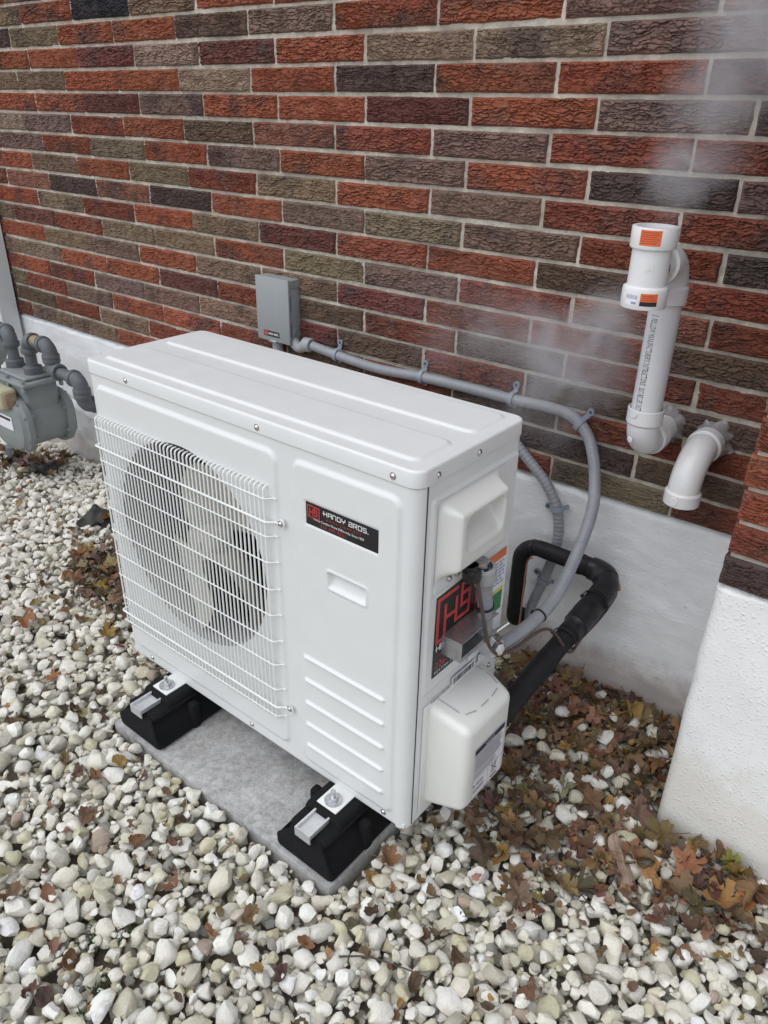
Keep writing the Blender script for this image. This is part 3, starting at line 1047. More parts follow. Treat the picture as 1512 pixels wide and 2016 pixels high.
# screws
scr = MB(); lathe([(.0, .0036), (.0028, .0034), (.0044, .0020), (.0050, .0006), (.0066, .0004), (.0066, -.001)], (0, 0, 0), (0, 0, 1), 16, scr)
scr_me = scr.mesh('screw'); scr_me.materials.append(M['chrome'])
for p in ((.101, UZ1 - .019), (.416, UZ1 - .019), (-.30, UZ1 - .019)):
    link('screw', scr_me, None, hp, loc=(p[0], UY0 - .0022, p[1]), rot=(math.pi / 2, 0, 0))
for p in ((-.36, .122), (.019, .122), (.413, .122)):
    link('screw', scr_me, None, hp, loc=(p[0], UY0 - .0006, p[1]), rot=(math.pi / 2, 0, 0))
for p in ((.160, .706), (.160, .254)):
    link('screw', scr_me, None, hp, loc=(p[0], UY0 - .011, p[1] + .003), rot=(math.pi / 2, 0, 0))
for p in ((-.736, UZ1 - .019), (-.615, UZ1 - .019)):
    link('screw', scr_me, None, hp, loc=(UX1 + .0017, p[0], p[1]), rot=(0, math.pi / 2, 0))
for p in ((-.722, .380), (-.515, .368), (-.690, .668), (-.665, .668)):
    link('screw', scr_me, None, hp, loc=(UX1 + .0062, p[0], p[1]), rot=(0, math.pi / 2, 0))

# logo plate on the front
HB = [[(1.8, .0), (0, 0), (0, 10), (4.6, 10)], [(1.8, 0), (1.8, 7.6)], [(1.8, 4.7), (4.6, 4.7)], [(4.6, 7.6), (4.6, 2.2), (8.0, 2.2), (8.0, 4.9), (5.9, 4.9)],
      [(8.0, 4.9), (8.0, 7.6), (5.9, 7.6)], [(5.9, 4.9), (5.9, 10), (10, 10), (10, 0), (3.4, 0)]]
def emblem(to3, x, y, w, h, wd, lift, mb=None):
    return strokes([[(x + p[0] * w / 10, y + p[1] * h / 10) for p in ln] for ln in HB], wd, to3, mb, lift)
GL = {'H': [[(0, 0), (0, 1)], [(1, 0), (1, 1)], [(-.25, .5), (1, .5)]], 'A': [[(0, 0), (0, 1), (1, 1), (1, 0)], [(0, .45), (1, .45)]],
      'N': [[(0, 0), (0, 1), (.8, 1), (1, .8), (1, 0)]], 'D': [[(0, 0), (0, 1), (.8, 1), (1, .8), (1, 0), (0, 0)]],
      'Y': [[(0, 1), (0, .45), (1, .45)], [(1, 1), (1, .45)], [(.5, .45), (.5, 0)]], 'B': [[(0, 1), (1, 1), (1, 0), (0, 0), (0, .55)], [(0, .55), (1, .55)]],
      'R': [[(0, 0), (0, 1), (1, 1), (1, .5), (.3, .5), (1, 0)]], 'O': [[(0, 0), (0, 1), (1, 1), (1, 0), (0, 0)]],
      'S': [[(1, 1), (0, 1), (0, .5), (1, .5), (1, 0), (0, 0)]], '.': [[(0, 0), (.12, 0)]], ' ': []}
def techno(s, x, y, w, h, gap, wd, to3, lift, mb=None):
    mb = mb or MB()
    for ch in s:
        strokes([[(x + p[0] * w, y + p[1] * h) for p in ln] for ln in GL[ch]], wd, to3, mb, lift)
        x += (w + gap) * (.55 if ch in ' .' else 1)
    return mb
lp = MB(); rbox(.221, .390, UY0 - .0042, UY0 + .001, .7305, .7765, .0008, 1, lp)
plate = part('logo_plate', lp, M['black_print'], hp)
def lf(u, v, h): return (.221 + u, UY0 - .0044 - h, .7305 + v)
part('emblem', emblem(lf, .0055, .0175, .0285, .0225, .0021, .0002), M['red_print'], plate, smooth=False)
wt = techno('HANDY BROS.', .0450, .0310, .0074, .0082, .0032, .0014, lf, .0002)
text_mb('Home Comfort Done Differently, Since 1959', .0070, lambda u, v, h: lf(.0195 + u, .0135 + v, .0002), mb=wt, xs=.92)
part('lettering', wt, M['white_print'], plate, smooth=False)
rt = text_mb('HOME COMFORT', .0068, lambda u, v, h: lf(.050 + u, .0218 + v, .0002), space=1.75, xs=1.0)
text_mb('226 499 9221', .0092, lambda u, v, h: lf(.0355 + u, .0042 + v, .0002), mb=rt, space=1.22)
part('red_lettering', rt, M['red_print'], plate, smooth=False)

# black side label
def sf(u, v, h): return (UX1 + .0052 + h, -.7265 + u, .463 + v)
sl = MB(); sl.add([sf(0, 0, 0), sf(.150, 0, 0), sf(.150, .185, 0), sf(.002, .179, 0)], [(0, 1, 2, 3)])
slo = part('side_label', sl, M['black_print'], hp, smooth=False)
part('emblem', emblem(sf, .009, .079, .126, .092, .0085, .0004), M['red_print'], slo, smooth=False)
wt = techno('HANDY BROS.', .010, .058, .0095, .0125, .0032, .0022, sf, .0004)
text_mb('HEATING.COOLING', .0090, lambda u, v, h: sf(.007 + u, .006 + v, .0004), mb=wt, space=1.3)
part('lettering', wt, M['white_print'], slo, smooth=False)
rt = text_mb('HOME COMFORT', .0085, lambda u, v, h: sf(.018 + u, .045 + v, .0004), space=1.5)
text_mb('226-499-9221', .0215, lambda u, v, h: sf(.008 + u, .017 + v, .0004), mb=rt, space=1.05)
part('red_lettering', rt, M['red_print'], slo, smooth=False)

# warning label (orange, white, yellow), rating labels and bar codes
def wl(name, y0, y1, z0, z1, m, h=.0050): return part(name, quad(sf0, y0, y1, z0, z1, h), m, hp, smooth=False)
def sf0(u, v, h): return (UX1 + h, u, v)
wl('warning_label', -.5745, -.4875, .548, .645, M['paper'])
wl('warning_label', -.5745, -.4875, .6255, .645, M['orange'], .0054)
wl('warning_label', -.5745, -.4875, .548, .5545, M['yellow'], .0054)
wl('warning_label', -.620, -.580, .525, .640, M['paper'])
wl('warning_label', -.620, -.580, .525, .531, M['yellow'], .0054)
wl('rating_label', -.530, -.4885, .500, .545, M['green'], .0050)
wl('rating_label', -.6, -.4885, .425, .500, M['paper'], .0050)
fp = MB()
for i in range(7):
    a = -.570
    while a < -.495:
        b_ = a + random.uniform(.004, .014)
        quad(sf0, a, min(b_, -.490), .6165 - i * .0082, .6165 - i * .0082 + .0036, .0055, fp)
        a = b_ + .003
part('fine_print', fp, M['blue_ink'], hp, smooth=False)
wl('bar_code_label', -.654, -.571, .395, .419, M['paper'], .0052)
wl('bar_code_label', -.560, -.515, .395, .419, M['paper'], .0052)
fp = MB()
a = -.648
while a < -.578:
    b_ = a + random.choice((.0008, .0014, .0022))
    quad(sf0, a, b_, .401, .415, .0056, fp)
    a = b_ + random.choice((.0008, .0012, .002))
text_mb('FILL INDICATION PART NO 1', .0058, lambda u, v, h: sf0(-.722 + u, .402 + v, .0054), mb=fp, xs=.8) if False else None
for i in range(14):
    quad(sf0, -.722 + i * .0046, -.722 + i * .0046 + random.uniform(.002, .004), .4015, .4045, .0054, fp)
part('bar_code', fp, M['ink'], hp, smooth=False)

# galvanized conduit bracket: top, front and outer lip of folded sheet, open on the outside
bk = MB()
y0, y1, z0, z1, xo = -.702, -.575, .509, .552, UX1 + .050
rbox(UX1 + .006, xo, y0, y0 + .0016, z0, z1, 0, 1, bk)
rbox(UX1 + .006, xo, y0 + .0016, y1, z1 - .0016, z1, 0, 1, bk)
rbox(UX1 + .006, xo, y0 + .0016, y1, z0, z0 + .0016, 0, 1, bk)
rbox(xo - .0015, xo, y0 + .0016, y1 - .05, z0 + .0016, z0 + .010, 0, 1, bk)
rbox(UX1 + .006, UX1 + .0075, y0 + .0016, y1, z0 + .0016, z1 - .0016, 0, 1, bk)
rbox(UX1 + .018, UX1 + .029, y0 - .0006, y0 + .0002, z0 + .010, z0 + .033, 0, 1, bk)
part('conduit_bracket', bk, M['galv'], hp, smooth=False)

# mounting feet under the unit (two rails) with bolts
for fxc in (.308, -.254):
    ft = MB()
    rbox(fxc - .027, fxc + .027, -.845, -.780, .1072, .1107, .0015, 2, ft)
    rbox(fxc - .032, fxc + .032, -.784, -.46, .0990, .1050, 0, 1, ft)
    part('mounting_foot', ft, M['cabinet'], hp)

# ------------------------------------------------------------------ rubber blocks with aluminium channels, bolts; concrete pad
def block(xc, label):
    t = thing('rubber_block', label, 'rubber block', group='rubber blocks under the heat pump')
    w, ht = .080, .093
    prof = [(-.918, .0), (-.922, .050), (-.905, .068), (-.905, .086), (-.340, .086), (-.335, .0)]
    bm = bmesh.new()
    L = [bm.verts.new((xc - (w if z < .06 else .052), y, z + .006)) for y, z in prof]
    R_ = [bm.verts.new((xc + (w if z < .06 else .052), y, z + .006)) for y, z in prof]
    n = len(prof)
    bm.faces.new(L); bm.faces.new(R_[::-1])
    for i in range(n):
        j = (i + 1) % n
        bm.faces.new((L[j], L[i], R_[i], R_[j]))
    bmesh.ops.recalc_face_normals(bm, faces=bm.faces[:])
    bmesh.ops.bevel(bm, geom=bm.edges[:], offset=.012, segments=3, profile=.5, affect='EDGES')
    mb = from_bm(bm)
    # side ribs and recess ledges
    for y in (-.80, -.66, -.52):
        rbox(xc + .058, xc + .0815, y - .012, y + .012, .006, .080, .006, 2, mb)
        rbox(xc - .0815, xc - .058, y - .012, y + .012, .006, .080, .006, 2, mb)
    part('body', mb, M['rubber'], t)
    ch = MB()                                            # trough-shaped channel let into the rubber
    y0, y1 = -.914, -.36
    zt = .1035
    rbox(xc - .021, xc + .021, y0, y1, .0925, .0960, 0, 1, ch)
    rbox(xc - .021, xc - .0165, y0, y1, .0960, zt, 0, 1, ch)
    rbox(xc + .0165, xc + .021, y0, y1, .0960, zt, 0, 1, ch)
    rbox(xc - .021, xc + .021, y0 - .003, y0, .080, zt, 0, 1, ch)
    part('channel', ch, M['alu'], t, smooth=False)
    cl = frustum([(xc - .052, -.862, .085), (xc + .052, -.862, .085), (xc + .052, -.765, .085), (xc - .052, -.765, .085)],
                 [(xc - .046, -.856, .1075), (xc + .046, -.856, .1075), (xc + .046, -.770, .1075), (xc - .046, -.770, .1075)], .008, 3)
    part('collar', cl, M['rubber'], t)
    bo = MB()
    lathe([(0, .0045), (.019, .0040), (.0195, .0030), (.0195, 0)], (xc, -.822, .1105), (0, 0, 1), 24, bo)
    lathe([(0, .014), (.0105, .0135), (.0115, .012), (.0115, .0045)], (xc, -.822, .1105), (0, 0, 1), 6, bo)
    lathe([(0, .030), (.0046, .029), (.0052, .028), (.0052, .012)], (xc, -.822, .1105), (0, 0, 1), 12, bo)
    part('bolt', bo, M['chrome'], t, angle=30)
    return t
block(.308, 'black rubber block under the corner of the heat pump nearest the valve cover')
block(-.254, 'black rubber block under the fan end of the heat pump')

pd = MB(); rbox(-.352, .388, -.926, -.27, -.05, .006, .0025, 2, pd)
tag(part('concrete_pad', pd, M['concrete'], None), 'grey concrete slab lying under the two black rubber blocks', 'concrete pad')

# ------------------------------------------------------------------ disconnect box on the wall
db = thing('disconnect_box', 'grey metal electrical box mounted on the brick wall behind the heat pump', 'electrical box')
bx0, bx1, bz0, bz1 = -.700, -.562, .762, .950
mb = MB(); rbox(bx0 + .003, bx1 - .001, -.040, .004, bz0 - .003, bz1 - .004, .002, 2, mb)
rbox(bx0 + .001, bx1 + .001, -.040, .002, bz1 - .026, bz1 - .002, .0015, 1, mb)
lathe([(.009, .0008), (.011, .0012), (.012, 0)], (bx1 - .001, -.018, bz0 + .026), (1, 0, 0), 20, mb)
lathe([(.015, .0008), (.017, .0012), (.018, 0)], (bx1 - .001, -.018, bz0 + .026), (1, 0, 0), 20, mb)
for (y, z) in ((-.012, .095), (-.030, .145), (-.012, .150)):
    lathe([(0, .0012), (.0025, .001), (.0035, 0)], (bx1 - .001, y, bz0 + z), (1, 0, 0), 8, mb)
part('enclosure', mb, M['box'], db)
mb = MB(); rbox(bx0, bx1 + .002, -.050, -.0405, bz0 - .004, bz1, .002, 2, mb)
lid = part('cover', mb, M['box'], db)
mb = MB()
for z in (.120, .040):
    rbox(bx1 + .0016, bx1 + .0028, -.0425, -.0410, bz0 + z - .022, bz0 + z + .022, 0, 1, mb)
part('slot', mb, M['ink'], db, smooth=False)
mb = MB(); rbox(bx0 + .050, bx0 + .082, -.0545, -.047, bz0 - .0065, bz0 - .0005, .001, 1, mb)
part('latch', mb, M['galv'], db)
def df(u, v, h): return (bx0 + .028 + u, -.0504 - h, bz0 + .010 + v)
lo = part('logo_sticker', quad(df, 0, .068, 0, .017, 0), M['black_print'], lid, smooth=False)
mbr = quad(df, .002, .017, .002, .015, .0003)
part('emblem', mbr, M['red_print'], lid, smooth=False)
part('lettering', techno('HANDY BROS.', .0215, .006, .0031, .0052, .0013, .0009, df, .0004), M['white_print'], lid, smooth=False)

# ------------------------------------------------------------------ conduits
def flex(path, r, step=.0026, pitch=4, depth=.05, seg=14):
    p, s_ = resample(path, step)
    rad_ = r * (1 - depth * (np.arange(len(p)) % pitch == 0))
    return tube(p, rad_, seg)
pc_ = thing('power_conduit', 'grey flexible conduit strapped along the bricks then looping to the heat pump side', 'conduit')
RC = .0140
path = spline([(-.492, -.024, .766), (-.394, -.024, .757), (-.24, -.023, .748), (-.082, -.024, .757), (.06, -.024, .760), (.198, -.024, .760), (.30, -.024, .764),
               (.365, -.028, .758), (.412, -.036, .728), (.442, -.052, .685), (.464, -.075, .640), (.490, -.125, .590), (.508, -.215, .525),
               (.519, -.320, .468), (.517, -.405, .447), (.508, -.480, .440), (.501, -.545, .446)], 12)
part('flexible_conduit', flex(path, RC), M['flex'], pc_, angle=80)
# printed line along it
pth, s_ = resample(path, .003)
ink = MB()
i = int(len(pth) * .60)
cam_p = np.array(cam.location)
while i < len(pth) * .84:
    L_ = random.choice((1, 1, 2))
    for k in range(i, min(i + L_, len(pth) - 2)):
        T = pth[k + 1] - pth[k]; T /= np.linalg.norm(T)
        nv = np.array([.55, -.75, .25]); nv = nv - T * (nv @ T); nv /= np.linalg.norm(nv)
        nv = nv * .985 + np.cross(T, nv) * -.17; nv /= np.linalg.norm(nv)
        b3 = np.cross(T, nv)
        c0 = pth[k] + nv * (RC + .0004); c1 = pth[k + 1] + nv * (RC + .0004)
        hgt_ = .0013 * random.uniform(.7, 1.1)
        ink.add([c0 - b3 * hgt_, c0 + b3 * hgt_, c0 * .4 + c1 * .6 + b3 * hgt_, c0 * .4 + c1 * .6 - b3 * hgt_], [(0, 1, 2, 3)])
    i += L_ + 1
part('printed_marks', ink, M['blue_ink'], pc_, smooth=False)
# elbow connector below the electrical box
fc = MB()
tube(fillet([(-.575, -.024, .766), (-.548, -.024, .748), (-.515, -.024, .762), (-.500, -.024, .766)], .02, 5), .0165, 16, mb=fc)
lathe([(.0, 0), (.0205, 0), (.0215, .002), (.0215, .024), (.019, .028), (.0135, .029)], (-.523, -.024, .7645), (1, 0, .06), 20, fc)
part('connector', fc, M['fitting'], pc_)
fc = MB(); lathe([(.017, 0), (.017, .05)], (-.640, -.024, .715), (0, 0, 1), 16, fc)
part('connector', fc, M['fitting'], pc_)
def strap(par, p, T, N, lng=.030):
    """one-hole strap: band over the conduit, two ears on the wall"""
    p = Vector(p); T = Vector(T).normalized(); N = Vector(N).normalized(); B = T.cross(N).normalized()
    mb = MB()
    arc = []
    r = RC + .0022
    for k in range(15):
        a = math.radians(-105 + 210 * k / 14)
        arc.append(p + N * (r * math.cos(a)) + B * (r * math.sin(a)))
    base = [p - N * (r * .9) + B * (r + lng * .6), p - N * (r * .9) + B * (r + .004)]
    base2 = [p - N * (r * .9) - B * (r + .004), p - N * (r * .9) - B * (r + lng * .35)]
    line = base2[::-1] + arc + base[::-1]
    V, F = [], []
    for q in line:
        c = p; out = (q - c); out = (out - T * out.dot(T))
        nn = out.normalized() if out.length > 1e-6 else N
        for (dt, dn) in ((-.006, 0), (.006, 0), (.006, .0022), (-.006, .0022)):
            V.append((q + T * dt + (nn if abs((q - p).dot(N)) < r * 1.05 and q in arc else N) * dn)[:])
    for i in range(len(line) - 1):
        for k in range(4):
            F.append((i * 4 + k, i * 4 + (k + 1) % 4, (i + 1) * 4 + (k + 1) % 4, (i + 1) * 4 + k))
    F.append((0, 1, 2, 3)); F.append(tuple(len(V) - 4 + k for k in (3, 2, 1, 0)))
    mb.add(V, F)
    ear = base[0]
    lathe([(.0045, .004), (.0085, .004), (.0085, -.002), (.0045, -.002)], ear, N, 16, mb, close=True)
    o = part('strap', mb, M['strap'], par, angle=50)
    sc_ = MB(); lathe([(0, .0045), (.004, .004), (.0052, .001)], ear, N, 8, sc_)
    part('strap_screw', sc_, M['strap_screw'], o)
M['strap_screw'] = mat('blue_screw', build=worn((.03, .05, .10), (.06, .08, .14), 60, (.3, .5), .05))
N_ = (0, -1, 0)
for p, T in (((-.394, -.022, .757), (-1, 0, .05)), ((-.082, -.022, .757), (-1, 0, -.05)), ((.198, -.022, .760), (-1, 0, 0)), ((.388, -.030, .746), (-.86, 0, .5))):
    strap(pc_, p, T, N_)
# lower fitting, riser to the terminal cover
fc = MB()
lathe([(.0, 0), (.024, 0), (.026, .003), (.026, .010), (.020, .013), (.020, .030), (.016, .032)], (.500, -.575, .462), (-.05, 1, -.12), 20, fc)
lathe([(0, .012), (.013, .011), (.015, .004), (.015, 0)], (.517, -.572, .468), (1, -.25, .15), 6, fc)
lathe([(0, .03), (.005, .03), (.005, 0)], (.503, -.552, .490), (.5, .6, .6), 8, fc)
part('metal_fitting', fc, M['chrome'], pc_)
riser = spline([(.498, -.592, .492), (.499, -.596, .545), (.499, -.606, .605), (.497, -.618, .662)], 14)
part('riser', flex(riser, .0152, .0026, 5, .08), M['flex'], pc_, angle=80)
fc = MB()
lathe([(.0, 0), (.017, 0), (.020, .010), (.0245, .014), (.0245, .040), (.018, .043)], (.499, -.613, .628), (-.02, -.14, 1), 18, fc)
for k in range(6):
    a = k * math.pi / 3
    rbox(.496 + .0215 * math.cos(a) - .0025, .496 + .0215 * math.cos(a) + .0025, -.6165 + .0215 * math.sin(a) - .0025, -.6165 + .0215 * math.sin(a) + .0025, .650, .672, .001, 1, fc)
part('connector', fc, M['fitting'], pc_)
fc = MB(); lathe([(0, .016), (.014, .016), (.015, 0)], (.496, -.620, .668), (-.02, -.14, 1), 6, fc)
part('lock_nut', fc, M['chrome'], pc_)

cc = thing('control_conduit', 'grey ribbed conduit curving down the white foundation behind the black pipe', 'conduit')
p2 = spline([(.16, -.022, .690), (.205, -.022, .660), (.252, -.022, .620), (.314, -.022, .568), (.352, -.022, .515), (.366, -.022, .470), (.370, -.022, .420), (.362, -.022, .35),
             (.343, -.022, .27), (.322, -.022, .19), (.318, -.022, .14)], 12)
part('flexible_conduit', flex(p2, .0138, .0028, 4, .09), M['flex'], cc, angle=80)
strap(cc, (.357, -.020, .505), (.25, 0, -.95), N_, .028)
strap(cc, (.347, -.020, .285), (-.25, 0, -.95), N_, .024)
fc = MB(); lathe([(0, 0), (.024, 0), (.025, .004), (.025, .03), (.017, .036)], (.316, -.022, .105), (0, 0, 1), 18, fc)
part('connector', fc, M['fitting'], cc)

# ------------------------------------------------------------------ insulated refrigerant lines
ls = thing('refrigerant_lines', 'thick black foam-insulated pipe bent from the foundation wall to the valve cover', 'pipe')
lp1 = fillet([(.288, .02, .135), (.288, -.055, .135), (.288, -.055, .395), (.552, -.064, .399), (.522, -.565, .262)], .056, 9)
lp1, s_ = resample(lp1, .008)
dist_end = s_[-1] - s_
rad_ = np.where(dist_end < .62, .0245, .0215) + (fbm(s_ * 22, s_ * 0, 3, 4) - .5) * .0042
rad_ = np.where((dist_end > .33) & (dist_end < .56), .0278 + (fbm(s_ * 60, s_ * 0, 3, 9) - .5) * .004, rad_)
part('insulation', tube(lp1, rad_, 20), M['foam'], ls)
def band(d0, d1, extra, name='tape_band', m='tape'):
    i0 = np.argmin(np.abs(dist_end - d1)); i1 = np.argmin(np.abs(dist_end - d0))
    a, b_ = min(i0, i1), max(i0, i1) + 1
    if b_ - a < 2: b_ = a + 2
    part(name, tube(lp1[a:b_], rad_[a:b_] + extra + (fbm(s_[a:b_] * 90, 0 * s_[a:b_], 2, 6) - .5) * .0016, 20), M[m], ls)
band(.30, .335, .0012); band(.335, .41, .0022); band(.43, .50, .0018); band(.50, .56, .0026); band(.585, .60, .0022); band(.715, .73, .0010); band(1.02, 1.035, .0008)
# tan wire beside the vertical run
wr = tube(spline([(.309, -.058, .14), (.310, -.06, .24), (.311, -.06, .34), (.33, -.072, .372)], 8), .0026, 6)
part('pipe_wire', wr, M['copper_wire'], ls)

ck = thing('control_cable', 'thin brown cable tied to the conduit and the black pipe', 'cable')
def near(P, q): return min(len(P) - 3, int(np.argmin(np.linalg.norm(P - np.array(q), axis=1))))
lp_t = np.gradient(lp1, axis=0); lp_t /= np.linalg.norm(lp_t, axis=1)[:, None]
def on_line(dend, off, extra=.005):
    """point on the skin of the black pipe, dend metres before its end"""
    i = int(np.argmin(np.abs(dist_end - dend)))
    o_ = np.array(off, float); o_ -= lp_t[i] * (o_ @ lp_t[i]); o_ /= np.linalg.norm(o_)
    return tuple(lp1[i] + o_ * (rad_[i] + extra)), i
LOW = (.75, .1, -.65)
on = [on_line(d, LOW)[0] for d in (.275, .33, .39, .44, .49, .525)]
cp = spline([(.505, -.652, .672), (.513, -.652, .640), (.517, -.638, .585), (.519, -.625, .540), (.521, -.608, .495), (.524, -.582, .462), (.520, -.560, .444), (.524, -.50, .430), (.530, -.43, .428),
             (.537, -.390, .420), (.542, -.350, .385)] + on, 10)
part('sheath', tube(cp, .0035, 8), M['brown_cable'], ck)
gl = MB(); lathe([(.0, 0), (.016, 0), (.0175, .003), (.0175, .020), (.013, .023), (.013, .032)], (.500, -.657, .660), (-.1, -.05, 1), 8, gl)
part('cable_gland', gl, M['zip'], ck, angle=25)
lw = tube(spline([on_line(d, (.85, .1, -.35), .006)[0] for d in (.485, .50, .515, .53)], 8), .0036, 8)
part('cable_end', lw, M['copper_wire'], ck)
def ziptie(p, ax, r, tail=None):
    mb = MB(); lathe([(r, -.002), (r + .002, -.002), (r + .002, .002), (r, .002)], p, ax, 20, mb, close=True)
    p = Vector(p); a = Vector(ax).normalized()
    sd_ = a.cross(Vector((0, 0, 1))).normalized() if abs(a.z) < .9 else Vector((0, -1, 0))
    c = p + sd_ * (r + .003)
    rbox(c.x - .004, c.x + .004, c.y - .004, c.y + .004, c.z - .0035, c.z + .0035, .001, 1, mb)
    if tail: tube([c[:], (c + Vector(tail))[:]], .0013, 6, mb=mb)
    part('cable_tie', mb, M['zip'], ck)
ziptie((.4995, -.602, .575), (0, -.15, 1), .0163)
k_ = near(pth, (.508, -.545, .446)); ziptie(pth[k_], pth[k_ + 2] - pth[k_], .0150, (-.03, -.03, .01))
k_ = near(pth, (.519, -.395, .447)); ziptie(pth[k_], pth[k_ + 2] - pth[k_], .0142)
for de in (.29, .42): 
    p_, i_ = on_line(de, LOW); ziptie(lp1[i_], lp_t[i_], rad_[i_] + .0035, (.01, -.01, -.012))
# ------------------------------------------------------------------ PVC exhaust vent and intake elbow
vt = thing('vent_pipe', 'tall white plastic vent pipe with an open steaming tee on top', 'vent pipe')
VX, VY = .583, -.163
PR, HR = .0302, .0365
ZE = .795
part('pipe', tube([(VX, VY, .84), (VX, VY, 1.10)], PR, 40), M['pvc_pipe'], vt)
def elbow90(p0, d0, d1, r, R, name, par, m, hub=.030, hubr=.0362, hub_start=True, hub_end=True, seg=28):
    """quarter bend from p0 leaving along d0 and ending along d1, with socket hubs"""
    p0, d0, d1 = Vector(p0), Vector(d0).normalized(), Vector(d1).normalized()
    c = p0 + d1 * R
    pts = [(c - d1 * R * math.cos(a) + d0 * R * math.sin(a))[:] for a in np.linspace(0, math.pi / 2, 14)]
    mb = tube(pts, r, seg)
    pe = Vector(pts[-1])
    def hubm(p, d):
        lathe([(r * .9, -.004), (hubr - .003, -.003), (hubr, .001), (hubr, hub), (hubr - .001, hub + .001), (r + .0002, hub + .001), (r * .92, hub - .02)], p, d, 36, mb)
    if hub_start: hubm(p0, -d0)
    if hub_end: hubm(pe, d1)
    o = part(name, mb, m, par, angle=35)
    return pe, o
# bottom elbow: from the wall out, then up
RB = .052
pe, eo = elbow90((VX, VY + RB, ZE - .008), (0, -1, 0), (0, 0, 1), .0325, RB, 'elbow', vt, M['pvc'])
mb = MB(); lathe([(0, .0012), (.008, .001), (.009, 0)], (VX - .012, VY - .0345, .862), (-.35, -.94, 0), 16, mb)
part('moulding_mark', mb, M['pvc'], vt); mb = MB()
lathe([(0, .0012), (.006, .001), (.007, 0)], (VX - .012, VY - .031, .806), (-.35, -.94, -.15), 16, mb)
part('moulding_mark', mb, M['pvc'], vt)
part('wall_stub', tube([(VX, .02, ZE - .008), (VX, VY + RB + .01, ZE - .008)], PR, 32), M['pvc'], vt)
# top elbow: up then out from the wall; tee in front of it
ZT = 1.163
pe, eo = elbow90((VX, VY, ZT - .050), (0, 0, 1), (0, -1, 0), .0325, .050, 'elbow', vt, M['pvc_pipe'])
TY = -.285
tm = MB()
tube([(VX, TY, ZT - .050), (VX, TY, ZT + .050)], .0335, 40, caps=False, mb=tm)
for sgn in (1, -1):
    lathe([(.0335, .030), (.0385, .033), (.0395, .036), (.0395, .0665), (.0388, .068), (.0318, .068), (.0310, .040), (.0295, .036), (.0295, 0)], (VX, TY, ZT), (0, 0, sgn), 44, tm)
lathe([(.0335, .010), (.0335, .040), (.0385, .043), (.0385, .062), (.036, .064)], (VX, TY, ZT), (0, 1, 0), 40, tm)
part('tee', tm, M['pvc'], vt, angle=35)
# arrow moulded on the tee
vd = np.array([cam.location.x - VX, cam.location.y - TY]); phi_c = math.atan2(vd[1], vd[0])
def cyl(cx_, cy_, r):
    def f(phi0):
        # u to the right as seen from the camera, v up
        return lambda u, v, h: (cx_ + (r + h) * math.cos(phi0 + u / r), cy_ + (r + h) * math.sin(phi0 + u / r), v)
    return f
tb = cyl(VX, TY, .0335)(phi_c + .05)
mb = strokes([[(.002, ZT + .008), (.004, ZT - .003), (-.006, ZT - .003)], [(.002, ZT + .008), (-.004, ZT)]], .0035, tb, lift=.0008)
part('moulded_arrow', mb, M['pvc'], vt, smooth=False)
th = cyl(VX, TY, .0395)
for (z0, z1, u0, u1, m) in ((ZT + .0395, ZT + .0645, -.024, .012, 'orange'),):
    part('orange_sticker', quad(th(phi_c), u0, u1, z0, z1, .0003, nu=10), M[m], vt)
fpm = MB()
for i in range(6):
    quad(th(phi_c), -.022, .010 - random.uniform(0, .006), ZT + .043 + i * .0035, ZT + .043 + i * .0035 + .0011, .0006, fpm, nu=8)
part('fine_print', fpm, M['dark_orange'], vt)
part('orange_sticker', quad(th(phi_c), -.006, .024, ZT - .053, ZT - .039, .0003, nu=10), M['orange'], vt)
part('black_sticker', quad(th(phi_c), -.006, .024, ZT - .0605, ZT - .053, .0003, nu=10), M['black_print'], vt)
fpm = MB()
for i in range(3):
    quad(th(phi_c), -.004, .022 - random.uniform(0, .006), ZT - .0505 + i * .0035, ZT - .0505 + i * .0035 + .001, .0006, fpm, nu=8)
part('fine_print', fpm, M['dark_orange'], vt)
part('bar_code_sticker', quad(th(phi_c), -.034, -.010, ZT - .0605, ZT - .041, .0003, nu=10), M['paper'], vt)
fpm = MB()
a = -.032
while a < -.012:
    quad(th(phi_c), a, a + .0008, ZT - .050, ZT - .043, .0006, fpm)
    a += random.choice((.0014, .002, .0026))
text_mb('XB42', .0060, lambda u, v, h: th(phi_c)(-.023 + u, ZT - .0585 + v, .0006), mb=fpm) if False else quad(th(phi_c), -.021, -.012, ZT - .0585, ZT - .0545, .0006, fpm, nu=4)
part('bar_code', fpm, M['blue_ink'], vt)
# words printed down the pipe
pz = cyl(VX, VY, PR)(math.atan2(cam.location.y - VY, cam.location.x - VX) - .56)
ln = text_mb("S  FOLLOW MANUFACTURER'S INSTRUCTIONS / SUIVRE LES INSTRUC", .0185, lambda u, v, h: pz(v - .006, 1.062 - u, .0004), xs=.355)
part('lettering', ln, M['ink'], vt)
